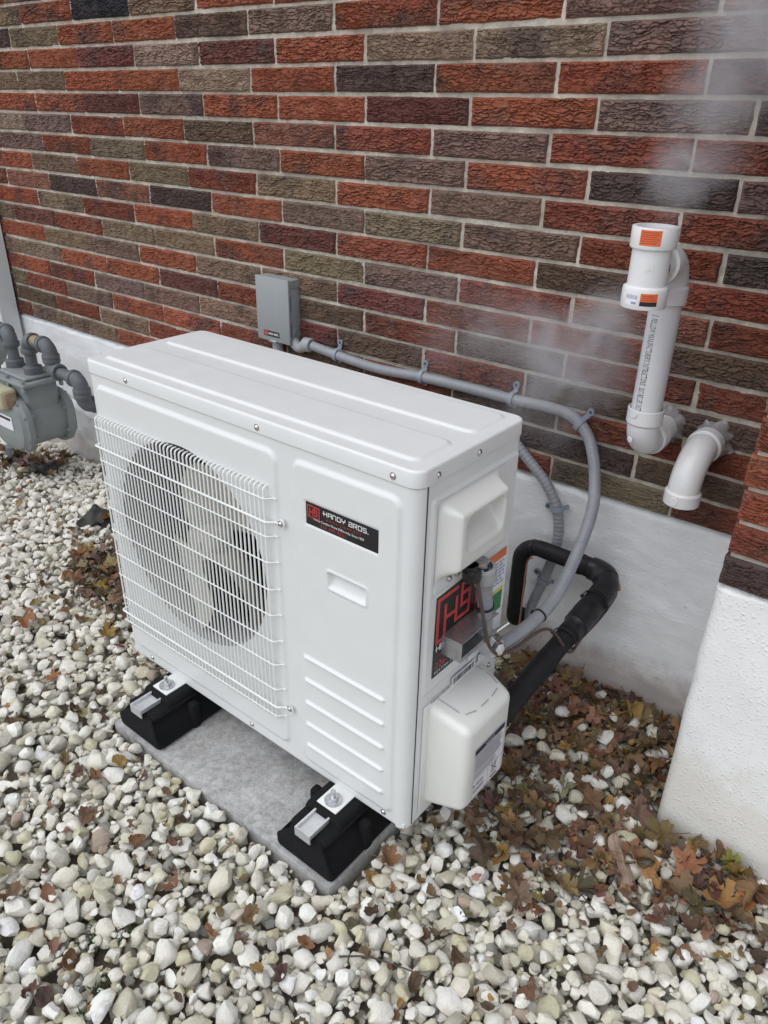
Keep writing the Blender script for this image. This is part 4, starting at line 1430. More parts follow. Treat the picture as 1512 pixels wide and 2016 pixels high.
# ragged clear sealant where the stub meets the bricks
def seal_blob(x, z, r0, par):
    V, F = [], []
    n = 40
    for (rr_, y_) in ((r0 - .0018, -.034), (r0 + .0008, -.024), (r0 + .0025, -.012), (r0 + .009, -.003), (r0 + .009, .006)):
        for j in range(n):
            a = 2 * math.pi * j / n
            q_ = 1 + (float(fbm(np.array(4 + 2.6 * math.cos(a)), np.array(4 + 2.6 * math.sin(a)), 3, int(x * 90))) - .5) * .8 * ((rr_ - r0 + .004) / .014)
            V.append((x + rr_ * q_ * math.cos(a), y_ + random.uniform(-.002, .002), z + rr_ * q_ * math.sin(a)))
    for i in range(4):
        for j in range(n):
            k = (j + 1) % n
            F.append((i * n + j, i * n + k, (i + 1) * n + k, (i + 1) * n + j))
    part('sealant', MB().add(V, F), M['seal'], par)
seal_blob(VX, ZE - .008, .031, vt)
mb = MB()
es = lambda u, v, h: (VX + (.0327 + h) * math.cos(v), VY + RB + .020 + u, ZE - .008 + (.0327 + h) * math.sin(v))
part('orange_sticker', quad(es, -.010, .004, .62, .95, .0008), M['orange'], vt)
part('white_sticker', quad(es, -.010, .010, .12, .60, .0008), M['paper'], vt)
part('bar_code', quad(es, -.006, .006, .18, .54, .0012), M['ink'], vt)

it = thing('intake_elbow', 'short white plastic elbow facing down, stubbed out of the brick wall beside the projecting corner', 'pipe elbow')
IX, IZ, IR = .683, .778, .075
part('wall_stub', tube([(IX, .02, IZ), (IX, -.085, IZ)], PR, 32), M['pvc_pipe'], it)
pe, eo = elbow90((IX, -.062, IZ), (0, -1, 0), (0, 0, -1), .0325, IR, 'elbow', it, M['pvc'], hub=.026, hubr=.0368)
seal_blob(IX, IZ, .032, it)
mb = MB(); lathe([(0, .0012), (.006, .001), (.007, 0)], (IX - .006, -.062 - IR - .024, IZ - .040), (-.25, -.85, .4), 14, mb)
part('moulding_mark', mb, M['pvc'], it); mb = MB()
lathe([(0, .0012), (.009, .001), (.010, 0)], (IX - .006, -.062 - IR - .0362, IZ - IR - .014), (-.17, -.98, 0), 14, mb)
part('moulding_mark', mb, M['pvc'], it)

# ------------------------------------------------------------------ gas meter
gmt = thing('gas_meter', 'grey gas meter with bolted lobes and looping pipes by the foundation', 'gas meter')
mx0, mx1, my0, my1 = -1.975, -1.705, -.345, -.165
mzb, mzt = .165, .440
bd = MB()
rbox(mx0 + .03, mx1 - .03, my0 + .02, my1 - .02, mzb + .14, mzt, .018, 3, bd)
# barrel between the two diaphragm covers
def lobe_outline(sx, sz, n=40):
    out = []
    for i in range(n):
        a = 2 * math.pi * i / n
        c, s__ = math.cos(a), math.sin(a)
        out.append((sx * math.copysign(abs(c) ** .72, c), sz * math.copysign(abs(s__) ** .72, s__)))
    return out
mcx, mcz = (mx0 + mx1) / 2, mzb + .105
def loft(rings, mb):
    n = len(rings[0]); V = [p for r in rings for p in r]; F = []
    for i in range(len(rings) - 1):
        for j in range(n):
            k = (j + 1) % n
            F.append((i * n + j, i * n + k, (i + 1) * n + k, (i + 1) * n + j))
    F.append(tuple(range(n))[::-1]); F.append(tuple(range((len(rings) - 1) * n, len(rings) * n)))
    mb.add(V, F)
o1 = lobe_outline(.118, .100)
loft([[(mcx + x, y, mcz + z) for x, z in o1] for y in (my0 + .012, my1 - .012)], bd)
part('body', bd, M['meter'], gmt)
for (ys, sg) in ((my0, -1), (my1, 1)):
    cv = MB()
    rings = []
    for (k, dy) in ((1.0, .016), (1.0, .0), (.985, -.006), (.90, -.012), (.86, -.024), (.70, -.034), (.3, -.038)):
        rings.append([(mcx + x * k * 1.17, ys + sg * (-dy) * 1.0, mcz + z * k * 1.17) for x, z in o1])
    loft(rings, cv)
    for i in range(10):
        a = 2 * math.pi * (i + .5) / 10
        c, s__ = math.cos(a), math.sin(a)
        x = .118 * 1.10 * math.copysign(abs(c) ** .72, c); z = .100 * 1.10 * math.copysign(abs(s__) ** .72, s__)
        lathe([(0, .009), (.006, .009), (.007, .0)], (mcx + x, ys + sg * .006, mcz + z), (0, sg, 0), 6, cv)
        lathe([(0, .012), (.008, .012), (.008, .0)], (mcx + x, ys - sg * .014, mcz + z), (0, -sg, 0), 8, cv)
    part('diaphragm_cover', cv, M['meter'], gmt)
tp = MB()
rbox(mx0 + .012, mx1 - .005, my0 + .005, my1 - .002, mzt - .012, mzt + .006, .008, 2, tp)
rbox(mx0 + .035, mx1 - .03, my0 + .03, my1 - .03, mzt + .006, mzt + .020, .010, 3, tp)
for x in (mx0 + .03, mcx, mx1 - .02):
    for y in (my0 + .014, my1 - .012):
        lathe([(0, .014), (.007, .013), (.008, 0)], (x, y, mzt + .005), (0, 0, 1), 6, tp)
        rbox(x - .008, x + .008, y - .007, y + .007, mzt - .034, mzt - .011, .003, 1, tp)
part('top_plate', tp, M['meter'], gmt)
ix = MB(); rbox(mcx - .062, mcx + .062, my0 - .060, my0 + .012, mzt - .098, mzt - .020, .014, 3, ix)
part('index_cover', ix, M['yellowed'], gmt)
ix = MB(); rbox(mcx + .0615, mcx + .078, my0 - .046, my0 + .0, mzt - .092, mzt - .028, .004, 2, ix)
part('index_side', ix, M['brass'], gmt)
ix = MB(); rbox(mcx - .046, mcx + .046, my0 - .0625, my0 - .0595, mzt - .085, mzt - .036, .001, 1, ix)
part('index_glass', ix, M['dark_glass'], gmt)
bp = MB(); rbox(mcx - .03, mcx + .075, my0 - .0385, my0 - .0365, mcz - .01, mcz + .045, .0005, 1, bp)
part('badge', bp, M['paper'], gmt)
bp = MB(); rbox(mcx - .02, mcx + .065, my0 - .0395, my0 - .0386, mcz + .028, mcz + .038, 0, 1, bp)
part('badge_text', bp, M['ink'], gmt)
# pipework: sockets thicker than the nipples
PY_ = -.25
GP = .0215
pm = MB()
def coup(p, d, r=.033, L=.045): lathe([(GP, -.004), (r - .004, -.002), (r, .004), (r, L - .012), (r - .004, L - .004), (GP, L)], p, d, 20, pm)
xr, xl = mx1 - .078, mx0 + .055
tube(fillet([(xr, PY_, mzt + .015), (xr, PY_, .585), (xr + .155, PY_, .600), (xr + .155, PY_, .500), (xr + .335, PY_, .505), (xr + .335, PY_, .40), (xr + .335, -.02, .38)], .034, 6), GP, 16, mb=pm)
for (a, d) in (((xr, PY_, mzt + .016), (0, 0, 1)),):
    lathe([(0, 0), (.036, 0), (.037, .004), (.037, .030), (.030, .034), (GP, .036)], a, d, 8, pm)
def bend(c, d0, d1):
    c, d0, d1 = Vector(c), Vector(d0).normalized(), Vector(d1).normalized()
    R = .034
    p0 = c - d0 * R; cc_ = p0 + d1 * R
    pts = [(cc_ - d1 * R * math.cos(a) + d0 * R * math.sin(a))[:] for a in np.linspace(0, math.pi / 2, 9)]
    tube(pts, .0275, 18, mb=pm)
    for (p, d) in ((p0, -d0), (Vector(pts[-1]), d1)):
        lathe([(.026, -.004), (.031, -.003), (.032, 0), (.032, .013), (.030, .016), (GP, .016)], p, d, 20, pm)
bend((xr, PY_, .590), (0, 0, 1), (1, 0, .08)); bend((xr + .155, PY_, .596), (1, 0, .05), (0, 0, -1))
bend((xr + .155, PY_, .503), (0, 0, -1), (1, 0, .03)); bend((xr + .335, PY_, .503), (1, 0, .03), (0, 0, -1)); bend((xr + .335, PY_, .405), (0, 0, -1), (0, 1, -.1))
tube(fillet([(xl, PY_, mzt + .015), (xl, PY_, .590), (xl - .30, PY_ + .06, .590)], .034, 6), GP, 16, mb=pm)
lathe([(0, 0), (.036, 0), (.037, .004), (.037, .030), (.030, .034), (GP, .036)], (xl, PY_, mzt + .016), (0, 0, 1), 8, pm)
bend((xl, PY_, .590), (0, 0, 1), (-1, .2, 0))
part('pipework', pm, M['meter_pipe'], gmt, angle=50)
nb = MB(); tube([(xr + .052, PY_, .596), (xr + .094, PY_, .600)], .0225, 16, mb=nb)
part('bare_nipple', nb, M['brass'], gmt)
rs = MB(); tube([(-2.10, -.25, -.05), (-2.10, -.25, .56)], GP, 16, mb=rs)
lathe([(GP, 0), (.032, .002), (.032, .045), (.027, .05), (GP, .052)], (-2.10, -.25, .02), (0, 0, 1), 16, rs)
lathe([(.036, 0), (.038, .004), (.038, .02), (GP, .024)], (-2.10, -.25, -.01), (0, 0, 1), 8, rs)
part('riser_pipe', rs, M['meter_pipe'], gmt)
rg = MB(); lathe([(0, -.045), (.05, -.042), (.085, -.02), (.10, -.012), (.10, .012), (.085, .02), (.05, .042), (0, .045)], (-2.14, -.27, .50), (.6, -.8, 0), 28, rg)
part('regulator', rg, M['meter'], gmt)

# ------------------------------------------------------------------ downspout at the far left
ds = thing('downspout', 'white ribbed metal downspout running down the wall beside the gas meter', 'downspout')
w0, w1 = -2.40, -2.30
prof = []
for i in range(25):
    t = i / 24
    prof.append((w0 + (w1 - w0) * t, -.085 - .004 * math.cos(t * math.pi * 8)))
prof += [(w1, -.012), (w0, -.012)]
V, F = [], []
for z in (.24, .6, 2.6):
    V += [(x, y, z) for x, y in prof]
n = len(prof)
for i in range(2):
    for j in range(n):
        k = (j + 1) % n
        F.append((i * n + j, i * n + k, (i + 1) * n + k, (i + 1) * n + j))
part('tube', MB().add(V, F), M['downspout'], ds, angle=35)
sh_ = MB(); sh_.add([(w0 - .002, -.09, .262), (w1 + .002, -.09, .262), (w1 + .002, -.01, .262), (w0 - .002, -.01, .262),
                     (w0 - .002, -.19, .155), (w1 + .002, -.19, .155), (w1 + .002, -.15, .085), (w0 - .002, -.15, .085)],
                    [(0, 1, 5, 4), (1, 2, 6, 5), (2, 3, 7, 6), (3, 0, 4, 7)])
part('shoe', sh_, M['downspout'], ds)

# ------------------------------------------------------------------ gravel: stones settled onto a height map
def ico(sub):
    bm = bmesh.new(); bmesh.ops.create_icosphere(bm, subdivisions=sub, radius=1)
    bm.verts.index_update()
    V = np.array([v.co[:] for v in bm.verts]); F = np.array([[v.index for v in f.verts] for f in bm.faces])
    bm.free(); return V, F
HX0, HX1, HY0, HY1, HC = -3.4, 1.75, -2.0, .02, .004
hn, hm_ = int((HX1 - HX0) / HC), int((HY1 - HY0) / HC)
HM = np.full((hm_, hn), -.050)
def hwin(x, y, r):
    i0 = max(0, int((y - r - HY0) / HC)); i1 = min(hm_, int((y + r - HY0) / HC) + 1)
    j0 = max(0, int((x - r - HX0) / HC)); j1 = min(hn, int((x + r - HX0) / HC) + 1)
    return slice(i0, i1), slice(j0, j1)
poly = [(-3.3, .0), (-3.0, -.45), (-1.2, -1.25), (.05, -1.78), (.35, -1.72), (1.0, -1.15), (1.65, -.55), (1.65, -.33), (.83, -.33), (.83, 0)]
def in_poly(x, y):
    c = False
    for i in range(len(poly)):
        (x1, y1), (x2, y2) = poly[i], poly[i - 1]
        if (y1 > y) != (y2 > y) and x < (x2 - x1) * (y - y1) / (y2 - y1) + x1:
            c = not c
    return c
def blocked(x, y, r):
    if -.352 - r * .75 < x < .388 + r * .75 and y > -.926 - r * .75 and y < -.30: return True
    if x > XR - r * .7 and y > PY - r * .7: return True
    return y > -.004 - r * .6
def litter(x, y):
    """how much leaf litter covers this spot (0..1)"""
    a = max(0, 1 - math.hypot((x - .62) / .34, (y + .16) / .26)) ** .5 if math.hypot((x - .62) / .34, (y + .16) / .26) < 1 else 0
    b_ = max(0, 1 - math.hypot((x + .86) / .36, (y + .50) / .20)) * .9
    c = max(0, 1 - math.hypot((x + 2.0) / .28, (y + .24) / .18)) * .8
    d = max(0, 1 - math.hypot((x - .95) / .22, (y + .45) / .14)) * .75
    e = max(0, 1 - math.hypot((x - .68) / .26, (y + .48) / .30)) * .5
    return max(a, b_, c, d, e)
stones = []
rs_ = random.Random(5)
def settle(x, y, r, flat):
    si, sj = hwin(x, y, r)
    w = HM[si, sj]
    if w.size == 0: return None
    yy = (np.arange(si.start, si.stop) + .5) * HC + HY0 - y
    xx = (np.arange(sj.start, sj.stop) + .5) * HC + HX0 - x
    d2 = (yy[:, None] ** 2 + xx[None] ** 2) / (r * r)
    ok = d2 < 1
    if not ok.any(): return None
    cap = np.sqrt(np.clip(1 - d2, 0, 1)) * r * flat
    return si, sj, ok, cap, float((w + cap)[ok].max()), float(w[ok].mean())
bb = (min(p[0] for p in poly), max(p[0] for p in poly), min(p[1] for p in poly), max(p[1] for p in poly))
def pour(n_try, med, sig, lo, hi, ncand, sink, zmax, patchy):
    for _ in range(n_try):
        r = min(hi, max(lo, rs_.lognormvariate(math.log(med), sig)))
        best = None
        for c_ in range(ncand):
            x, y = rs_.uniform(bb[0], bb[1]), rs_.uniform(bb[2], bb[3])
            if not in_poly(x, y) or blocked(x, y, r * 1.25): continue
            if patchy and fbm(np.array(x * 3.1), np.array(y * 3.1), 3, 91) > .74 and rs_.random() < .6: continue
            flat = rs_.uniform(.55, .85)
            q_ = settle(x, y, r * 1.0, flat)
            if q_ is None: continue
            if best is None or q_[4] < best[0]: best = (q_[4], x, y, flat, q_)
        if best is None: continue
        top_, x, y, flat, (si, sj, ok, cap, zc, mean) = best
        zc = zc - r * flat * sink
        near_pad = -.40 < x < .44 and -.98 < y
        if zc > zmax + .010 * rs_.random() - (.012 if near_pad else 0): continue
        w = HM[si, sj]
        HM[si, sj] = np.where(ok, np.maximum(w, zc + cap * .9), w)
        stones.append((x, y, zc, r, flat))
pour(9000, .0125, .30, .008, .020, 2, .30, .0, False)
pour(9500, .0132, .32, .007, .0225, 6, .45, .004, True)
pour(8000, .0068, .25, .005, .011, 10, .55, .0, True)
ST = np.array(stones)
NS = len(ST); print('STONES', NS)
xs_, ys_, dz_ = px(ST[:, :3])
infr = (xs_ > -30) & (xs_ < 1540) & (ys_ > 700) & (ys_ < 2050)
# a stone buried under later ones is not a candidate for a single object
hv = np.array([HM[min(hm_ - 1, int((y - HY0) / HC)), min(hn - 1, int((x - HX0) / HC))] for x, y in ST[:, :2]])
exposed = ST[:, 2] + ST[:, 3] * ST[:, 4] * .9 > hv - .006
size = np.where(infr & exposed, ST[:, 3] / dz_, 0)
bigset = np.argsort(-size)[:300]
single = np.zeros(NS, bool); single[bigset] = True
PAL = np.array([(.75, .745, .715), (.80, .80, .785), (.70, .69, .64), (.64, .625, .53), (.56, .54, .41), (.50, .48, .43), (.83, .83, .825), (.66, .63, .57), (.26, .26, .26), (.40, .32, .28)])
PW = np.array([.20, .20, .14, .12, .09, .06, .12, .04, .015, .015]); PW /= PW.sum()
def make_stones(idx, sub):
    V0, F0 = ico(sub)
    n = len(idx)
    A = np.repeat(V0[None], n, 0)
    r = ST[idx, 3]; flat = ST[idx, 4]
    for k in range(13):
        d = rng.normal(size=(n, 3)); d /= np.linalg.norm(d, axis=1)[:, None]
        off = rng.uniform(.50, .90, n)
        dot = np.einsum('nvk,nk->nv', A, d)
        ex_ = np.clip(dot - off[:, None], 0, None)
        A = A - ex_[:, :, None] * d[:, None] * .97
    # coarse lumps
    for k in range(3):
        d = rng.normal(size=(n, 3)); ph_ = rng.uniform(0, 6.28, n)
        A = A * (1 + .055 * np.sin(np.einsum('nvk,nk->nv', A, d) * 2.6 + ph_[:, None]))[:, :, None]
    el = rng.uniform(.80, 1.30, n)
    sc_ = np.c_[el, 1 / np.sqrt(el) * rng.uniform(.85, 1.05, n), flat * 1.04]
    A = A * (sc_ * r[:, None] * 1.24)[:, None]
    yaw = rng.uniform(0, 6.28, n); tx = rng.normal(0, .30, n); ty = rng.normal(0, .30, n)
    cx_, sx_ = np.cos(tx), np.sin(tx); cy__, sy__ = np.cos(ty), np.sin(ty); cz_, sz_ = np.cos(yaw), np.sin(yaw)
    x, y, z = A[..., 0], A[..., 1], A[..., 2]
    x, y = x * cz_[:, None] - y * sz_[:, None], x * sz_[:, None] + y * cz_[:, None]
    y, z = y * cx_[:, None] - z * sx_[:, None], y * sx_[:, None] + z * cx_[:, None]
    x, z = x * cy__[:, None] + z * sy__[:, None], -x * sy__[:, None] + z * cy__[:, None]
    A = np.stack([x, y, z], -1)
    C = PAL[rng.choice(len(PAL), n, p=PW)] * rng.uniform(.86, 1.10, (n, 1))
    # the far left bed is cleaner and whiter; the strip at the right is dirtier
    wx = ST[idx, 0]
    cl_ = np.clip((-wx - .3) / .8, 0, 1)[:, None]
    C = C * (1 - cl_ * .55) + np.array([.74, .73, .72]) * cl_ * .55
    return A, F0, np.clip(C * np.array([1.06, 1.03, .95]), .02, .87)
gbed = thing('gravel_bed', '', 'x'); del gbed['label']; del gbed['category']
tag(gbed, 'bed of white and greenish limestone stones around the heat pump', kind='structure')
A, F0, C = make_stones(np.where(single)[0], 2)
for a_, c_, p_ in zip(A, C, ST[single]):
    me = np_mesh('stone', a_, F0, angle=38)
    set_col(me, np.repeat(c_[None], len(a_), 0))
    link('stone', me, M['stone'], gbed, loc=tuple(p_[:3]))
for nm, idx, sub in (('gravel', np.where(~single & infr & exposed & (ST[:, 3] > .009))[0], 2), ('gravel', np.where(~single & ~(infr & exposed & (ST[:, 3] > .009)))[0], 1)):
    A, F0, C = make_stones(idx, sub)
    n, nv = A.shape[:2]
    V = (A + ST[idx][:, None, :3]).reshape(-1, 3)
    F = (F0[None] + (np.arange(n) * nv)[:, None, None]).reshape(-1, 3)
    me = np_mesh(nm, V, F, angle=38)
    set_col(me, np.repeat(C, nv, 0))
    tag(link(nm, me, M['stone'], gbed), kind='stuff')

# ------------------------------------------------------------------ fallen leaves
def leaf_geo(seed, frag=False):
    r = random.Random(seed)
    n = 40; rings = 4
    V = []
    lob = 5 if not frag else 3
    ph = r.uniform(0, 6.28)
    for i in range(rings + 1):
        t = i / rings
        for j in range(n):
            a = 2 * math.pi * j / n
            lobes = abs(math.cos(a * lob / 2 + (0 if not frag else ph))) ** .8
            jag = (.13 * math.sin(a * 17 + ph) + .09 * math.sin(a * 29 + 2 * ph))
            rad_ = (.50 + .42 * lobes + jag * .6) if not frag else .42 + .75 * float(fbm(np.array(5 + 1.6 * math.cos(a)), np.array(5 + 1.6 * math.sin(a)), 4, seed)) * (1 + .35 * math.cos(2 * a + ph)) + .25 * jag
            x, y = t * rad_ * math.cos(a), t * rad_ * math.sin(a)
            V.append([x, y, 0])
    V = np.array(V)
    x, y = V[:, 0], V[:, 1]
    fold = r.uniform(.2, 1.3); curl = r.uniform(.2, 1.5) * r.choice((-1, 1)); th = r.uniform(0, 3.14)
    xr_ = x * math.cos(th) + y * math.sin(th); yr_ = -x * math.sin(th) + y * math.cos(th)
    z = np.abs(yr_) * fold * .6 + curl * xr_ ** 2 * .5 + (fbm(x * 2.2 + 9, y * 2.2, 3, seed) - .5) * .55 + (fbm(x * 6 + 9, y * 6, 2, seed + 3) - .5) * .16
    V[:, 2] = z - z.min()
    V[:, :2] *= (1 - .16 * abs(curl)); V[:, 0] *= r.uniform(.72, 1.15)
    V *= .5
    F = [(i * n + j, i * n + (j + 1) % n, (i + 1) * n + (j + 1) % n, (i + 1) * n + j) for i in range(rings) for j in range(n)]
    if not frag:
        k0 = len(V)
        stem = tube([(0, 0, .5 * (z[0] - z.min()) + .01), (-.35, .02, .05), (-.75, .08, .06)], .012, 4)
        V = np.vstack([V, stem.v[0]]); F += [tuple(q + k0 for q in f) for f in stem.f]
    return V, F
LG = [leaf_geo(100 + i) for i in range(10)] + [leaf_geo(300 + i, True) for i in range(10)]
LM = []
for V, F in LG:
    me = MB().add(V, F).mesh('fallen_leaf', True, 70); me.materials.append(M['leaf']); LM.append(me)
LC = [(q[0], q[1] * .97, q[2] * .84) for q in [(.20, .125, .080), (.14, .085, .057), (.25, .160, .098), (.32, .215, .135), (.095, .062, .046), (.33, .205, .065), (.22, .112, .060), (.21, .145, .09), (.165, .11, .08)]]
LWT = [5, 5, 4, 3, 4, 1.1, 1.4, .8, 3]
rl = random.Random(21)
HM0 = HM.copy()
leaves = []
tr = 0
while len(leaves) < 2300 and tr < 120000:
    tr += 1
    u_ = rl.random()
    if u_ < .46:
        x, y = rl.gauss(.62, .20), rl.gauss(-.20, .17)
    elif u_ < .60:
        x, y = rl.gauss(-.86, .2), rl.gauss(-.52, .12)
    elif u_ < .66:
        x, y = rl.gauss(.95, .12), rl.gauss(-.43, .08)
    else:
        x, y = rl.uniform(-2.6, 1.5), rl.uniform(-1.5, 0)
    d = litter(x, y)
    if rl.random() > max(d, .075 if x > -.2 else .055): continue
    if not in_poly(x, y) or blocked(x, y, .012): continue
    frag = rl.random() < (.66 if d > .3 else .82) or d < .12
    s_l = (rl.uniform(.010, .026) if rl.random() < .5 else rl.uniform(.024, .05)) if frag else rl.uniform(.055, .10)
    if blocked(x, y, s_l * .3): continue
    li = rl.randrange(10, 20) if frag else rl.randrange(10)
    si, sj = hwin(x, y, s_l * .30)
    w = HM[si, sj]
    if w.size == 0: continue
    z = float(np.percentile(w, 70)) + .001
    if z > .075 or float((w - HM0[si, sj]).mean()) > .009 + .010 * d: continue
    HM[si, sj] = np.maximum(w, z + .0035)
    leaves.append((x, y, z, s_l, li, rl.gauss(0, .42), rl.gauss(0, .42), rl.uniform(0, 6.28), rl.choices(LC, LWT)[0]))
hand = [(-.668, -.735, .075, 0, (.38, .22, .05)), (-.90, -.86, .085, 3, (.30, .10, .045)), (.835, -.475, .075, 1, (.22, .115, .06)), (.935, -.43, .085, 2, (.30, .155, .075)), (.66, -.10, .105, 4, (.33, .19, .06)),
        (1.0, -.36, .065, 7, (.28, .27, .06)), (.44, -.80, .07, 8, (.24, .12, .06)), (-1.27, -.33, .09, 9, (.34, .2, .05)), (-.62, -.93, .06, 1, (.33, .14, .06))]
for x, y, s_l, li, c in hand:
    si, sj = hwin(x, y, s_l * .3)
    z = float(np.percentile(HM[si, sj], 80)) + .002
    leaves.append((x, y, z, s_l, li, rl.gauss(0, .2), rl.gauss(0, .2), rl.uniform(0, 6.28), c))
LV = np.array([l[:4] for l in leaves])
lx, ly, ld = px(LV[:, :3])
lin = (lx > -20) & (lx < 1530) & (ly > 800) & (ly < 2040)
hidden_u = (lx > 230) & (lx < 800) & (ly < 1560)
hv = np.array([HM[min(hm_ - 1, int((y - HY0) / HC)), min(hn - 1, int((x - HX0) / HC))] for x, y in LV[:, :2]])
buried = hv - LV[:, 2] > .010
ls_ = np.where(lin & ~hidden_u & ~buried, LV[:, 3] / ld, 0)
top = set(np.argsort(-ls_)[:290].tolist())
lit = MB(); litc = []
for i, (x, y, z, s_l, li, a, b_, c_, col) in enumerate(leaves):
    col = tuple(max(.01, q_ * rl.uniform(.8, 1.2)) for q_ in col)
    if i in top:
        o = bpy.data.objects.new('fallen_leaf', LM[li]); COL.objects.link(o); o.parent = gbed
        o.location = (x, y, z); o.rotation_euler = (a, b_, c_); o.scale = (s_l, s_l, s_l * 1.1); o.color = (*col, 1)
    else:
        V, F = LG[li]
        m = np.array((Matrix.Translation((x, y, z)) @ Euler((a, b_, c_)).to_matrix().to_4x4() @ Matrix.Diagonal((s_l, s_l, s_l * .8, 1))))
        lit.add(V @ m[:3, :3].T + m[:3, 3], F); litc += [col] * len(V)
me = lit.mesh('leaf_litter', True, 70); set_col(me, np.array(litc))
tag(link('leaf_litter', me, M['leaf_stuff'], gbed), kind='stuff')

# a few stones kicked up on top of the leaves
extra = []
rx = random.Random(77)
while len(extra) < 60:
    x, y = rx.gauss(.66, .17), rx.gauss(-.30, .17)
    if litter(x, y) < .15 or not in_poly(x, y) or blocked(x, y, .02): continue
    r = rx.uniform(.010, .021)
    si, sj = hwin(x, y, r)
    extra.append((x, y, float(np.percentile(HM[si, sj], 60)) + r * .25, r, rx.uniform(.6, .85)))
n0 = len(ST)
ST = np.vstack([ST, np.array(extra)])
A, F0, C = make_stones(np.arange(n0, len(ST)), 2)
n, nv = A.shape[:2]
me = np_mesh('gravel', (A + ST[n0:][:, None, :3]).reshape(-1, 3), (F0[None] + (np.arange(n) * nv)[:, None, None]).reshape(-1, 3), angle=38)
set_col(me, np.repeat(C * .86, nv, 0))
tag(link('gravel', me, M['stone'], gbed), kind='stuff')

# ------------------------------------------------------------------ small things on the stones
def hz_(x, y):
    return float(HM[min(hm_ - 1, int((y - HY0) / HC)), min(hn - 1, int((x - HX0) / HC))])
# weathered splinter of wood
n = 15
V, F = [], []
for i in range(n):
    t = i / (n - 1)
    w = .017 * (1 - .35 * abs(t - .45)) * (1 + .22 * math.sin(9 * t + 1)) * (.25 if i in (0,) else (.6 if i == n - 1 else 1))
    for (dx, dz) in ((-1, 0), (-.5, .5), (.1, .85), (.6, .4), (1, 0), (.2, -.4)):
        V.append((w * dx + .004 * math.sin(5 * t), -.060 + .12 * t, .011 * dz * (1 + .3 * math.sin(13 * t + dx))))
for i in range(n - 1):
    for k in range(6):
        F.append((i * 6 + k, i * 6 + (k + 1) % 6, (i + 1) * 6 + (k + 1) % 6, (i + 1) * 6 + k))
F.append(tuple(range(6))); F.append(tuple(range(6 * n - 6, 6 * n))[::-1])
sp = link('wood_splinter', MB().add(V, F).mesh('wood_splinter', True, 35), M['splinter'], loc=(.820, -.498, .022), rot=(.10, .05, .62))
tag(sp, 'weathered grey-brown splinter of wood lying on stones among the fallen leaves', 'wood splinter')
def twig(label, pts, r, group=None):
    p = spline(pts, 8)
    tag(part('twig', tube(p, np.linspace(r, r * .5, len(p)), 6), M['twig'], None), label, 'twig')
twig('thin curved twig leaning against the white foundation above the leaf litter', [(.53, -.06, .045), (.575, -.055, .052), (.615, -.05, .052), (.64, -.045, .075)], .0016)
twig('short dark twig standing up from the leaves beside the black pipe', [(.50, -.06, .03), (.505, -.05, .06), (.503, -.035, .09)], .0014)
twig('dark twig lying on the stones in front of the heat pump corner', [(.50, -1.02, .015), (.545, -.99, .022), (.60, -.965, .018), (.65, -.95, .02)], .0022)
# black crumpled sheet scraps by the meter and by the unit
def scrap(label, x, y, s_, seed):
    n = 16
    X, Y = np.meshgrid(np.linspace(-1, 1, n), np.linspace(-.7, .7, n))
    Z = (fbm(X * 1.6 + 5, Y * 1.6, 3, seed) - .4) * .8 + .25 * (1 - np.hypot(X, Y))
    k = 1 - .25 * fbm(X * 3, Y * 3, 2, seed + 4)
    V = np.c_[(X * k).ravel(), (Y * k).ravel(), Z.ravel()] * s_
    V2 = V - np.array([0, 0, .003])
    F = [tuple(q) for q in grid_faces(n, n)]; F += [tuple(i + n * n for i in q[::-1]) for q in F]
    o = link('plastic_scrap', MB().add(np.vstack([V, V2]), F).mesh('plastic_scrap'), M['scrap'], loc=(x, y, max(0, hz_(x, y)) + .012), rot=(.1, .1, .6))
    tag(o, label, 'plastic scrap', 'scraps of dark sheeting on the stones')
M['scrap'] = mat('black_sheeting', build=worn((.014, .014, .014), (.035, .033, .03), 40, (.45, .7), .4, .003))
scrap('black crumpled sheet scrap on the stones below the gas meter', -1.86, -.25, .062, 3)
scrap('dark grey crumpled sheet scrap half behind the fan end of the heat pump', -1.30, -.335, .085, 8)
# moss tufts between the stones
mm = MB()
for (x, y) in ((.135, -1.235), (.150, -1.25), (.165, -1.225), (.10, -1.275), (.115, -1.29), (.20, -1.33), (.19, -1.31), (.22, -1.37), (-.80, -.93)):
    for k in range(70):
        a, d = rl.uniform(0, 6.28), abs(rl.gauss(0, .011))
        px_, py_ = x + d * math.cos(a), y + d * math.sin(a)
        z = min(hz_(px_, py_), .005) - .006
        h_ = rl.uniform(.006, .014); t_ = rl.uniform(0, 6.28); w_ = .0022
        lx_, ly_ = rl.gauss(0, .005), rl.gauss(0, .005)
        mm.add([(px_ - w_ * math.cos(t_), py_ - w_ * math.sin(t_), z), (px_ + w_ * math.cos(t_), py_ + w_ * math.sin(t_), z), (px_ + lx_, py_ + ly_, z + h_)], [(0, 1, 2)])
tag(part('moss', mm, M['moss'], None, smooth=False), 'small tufts of green moss between the white stones', kind='stuff')

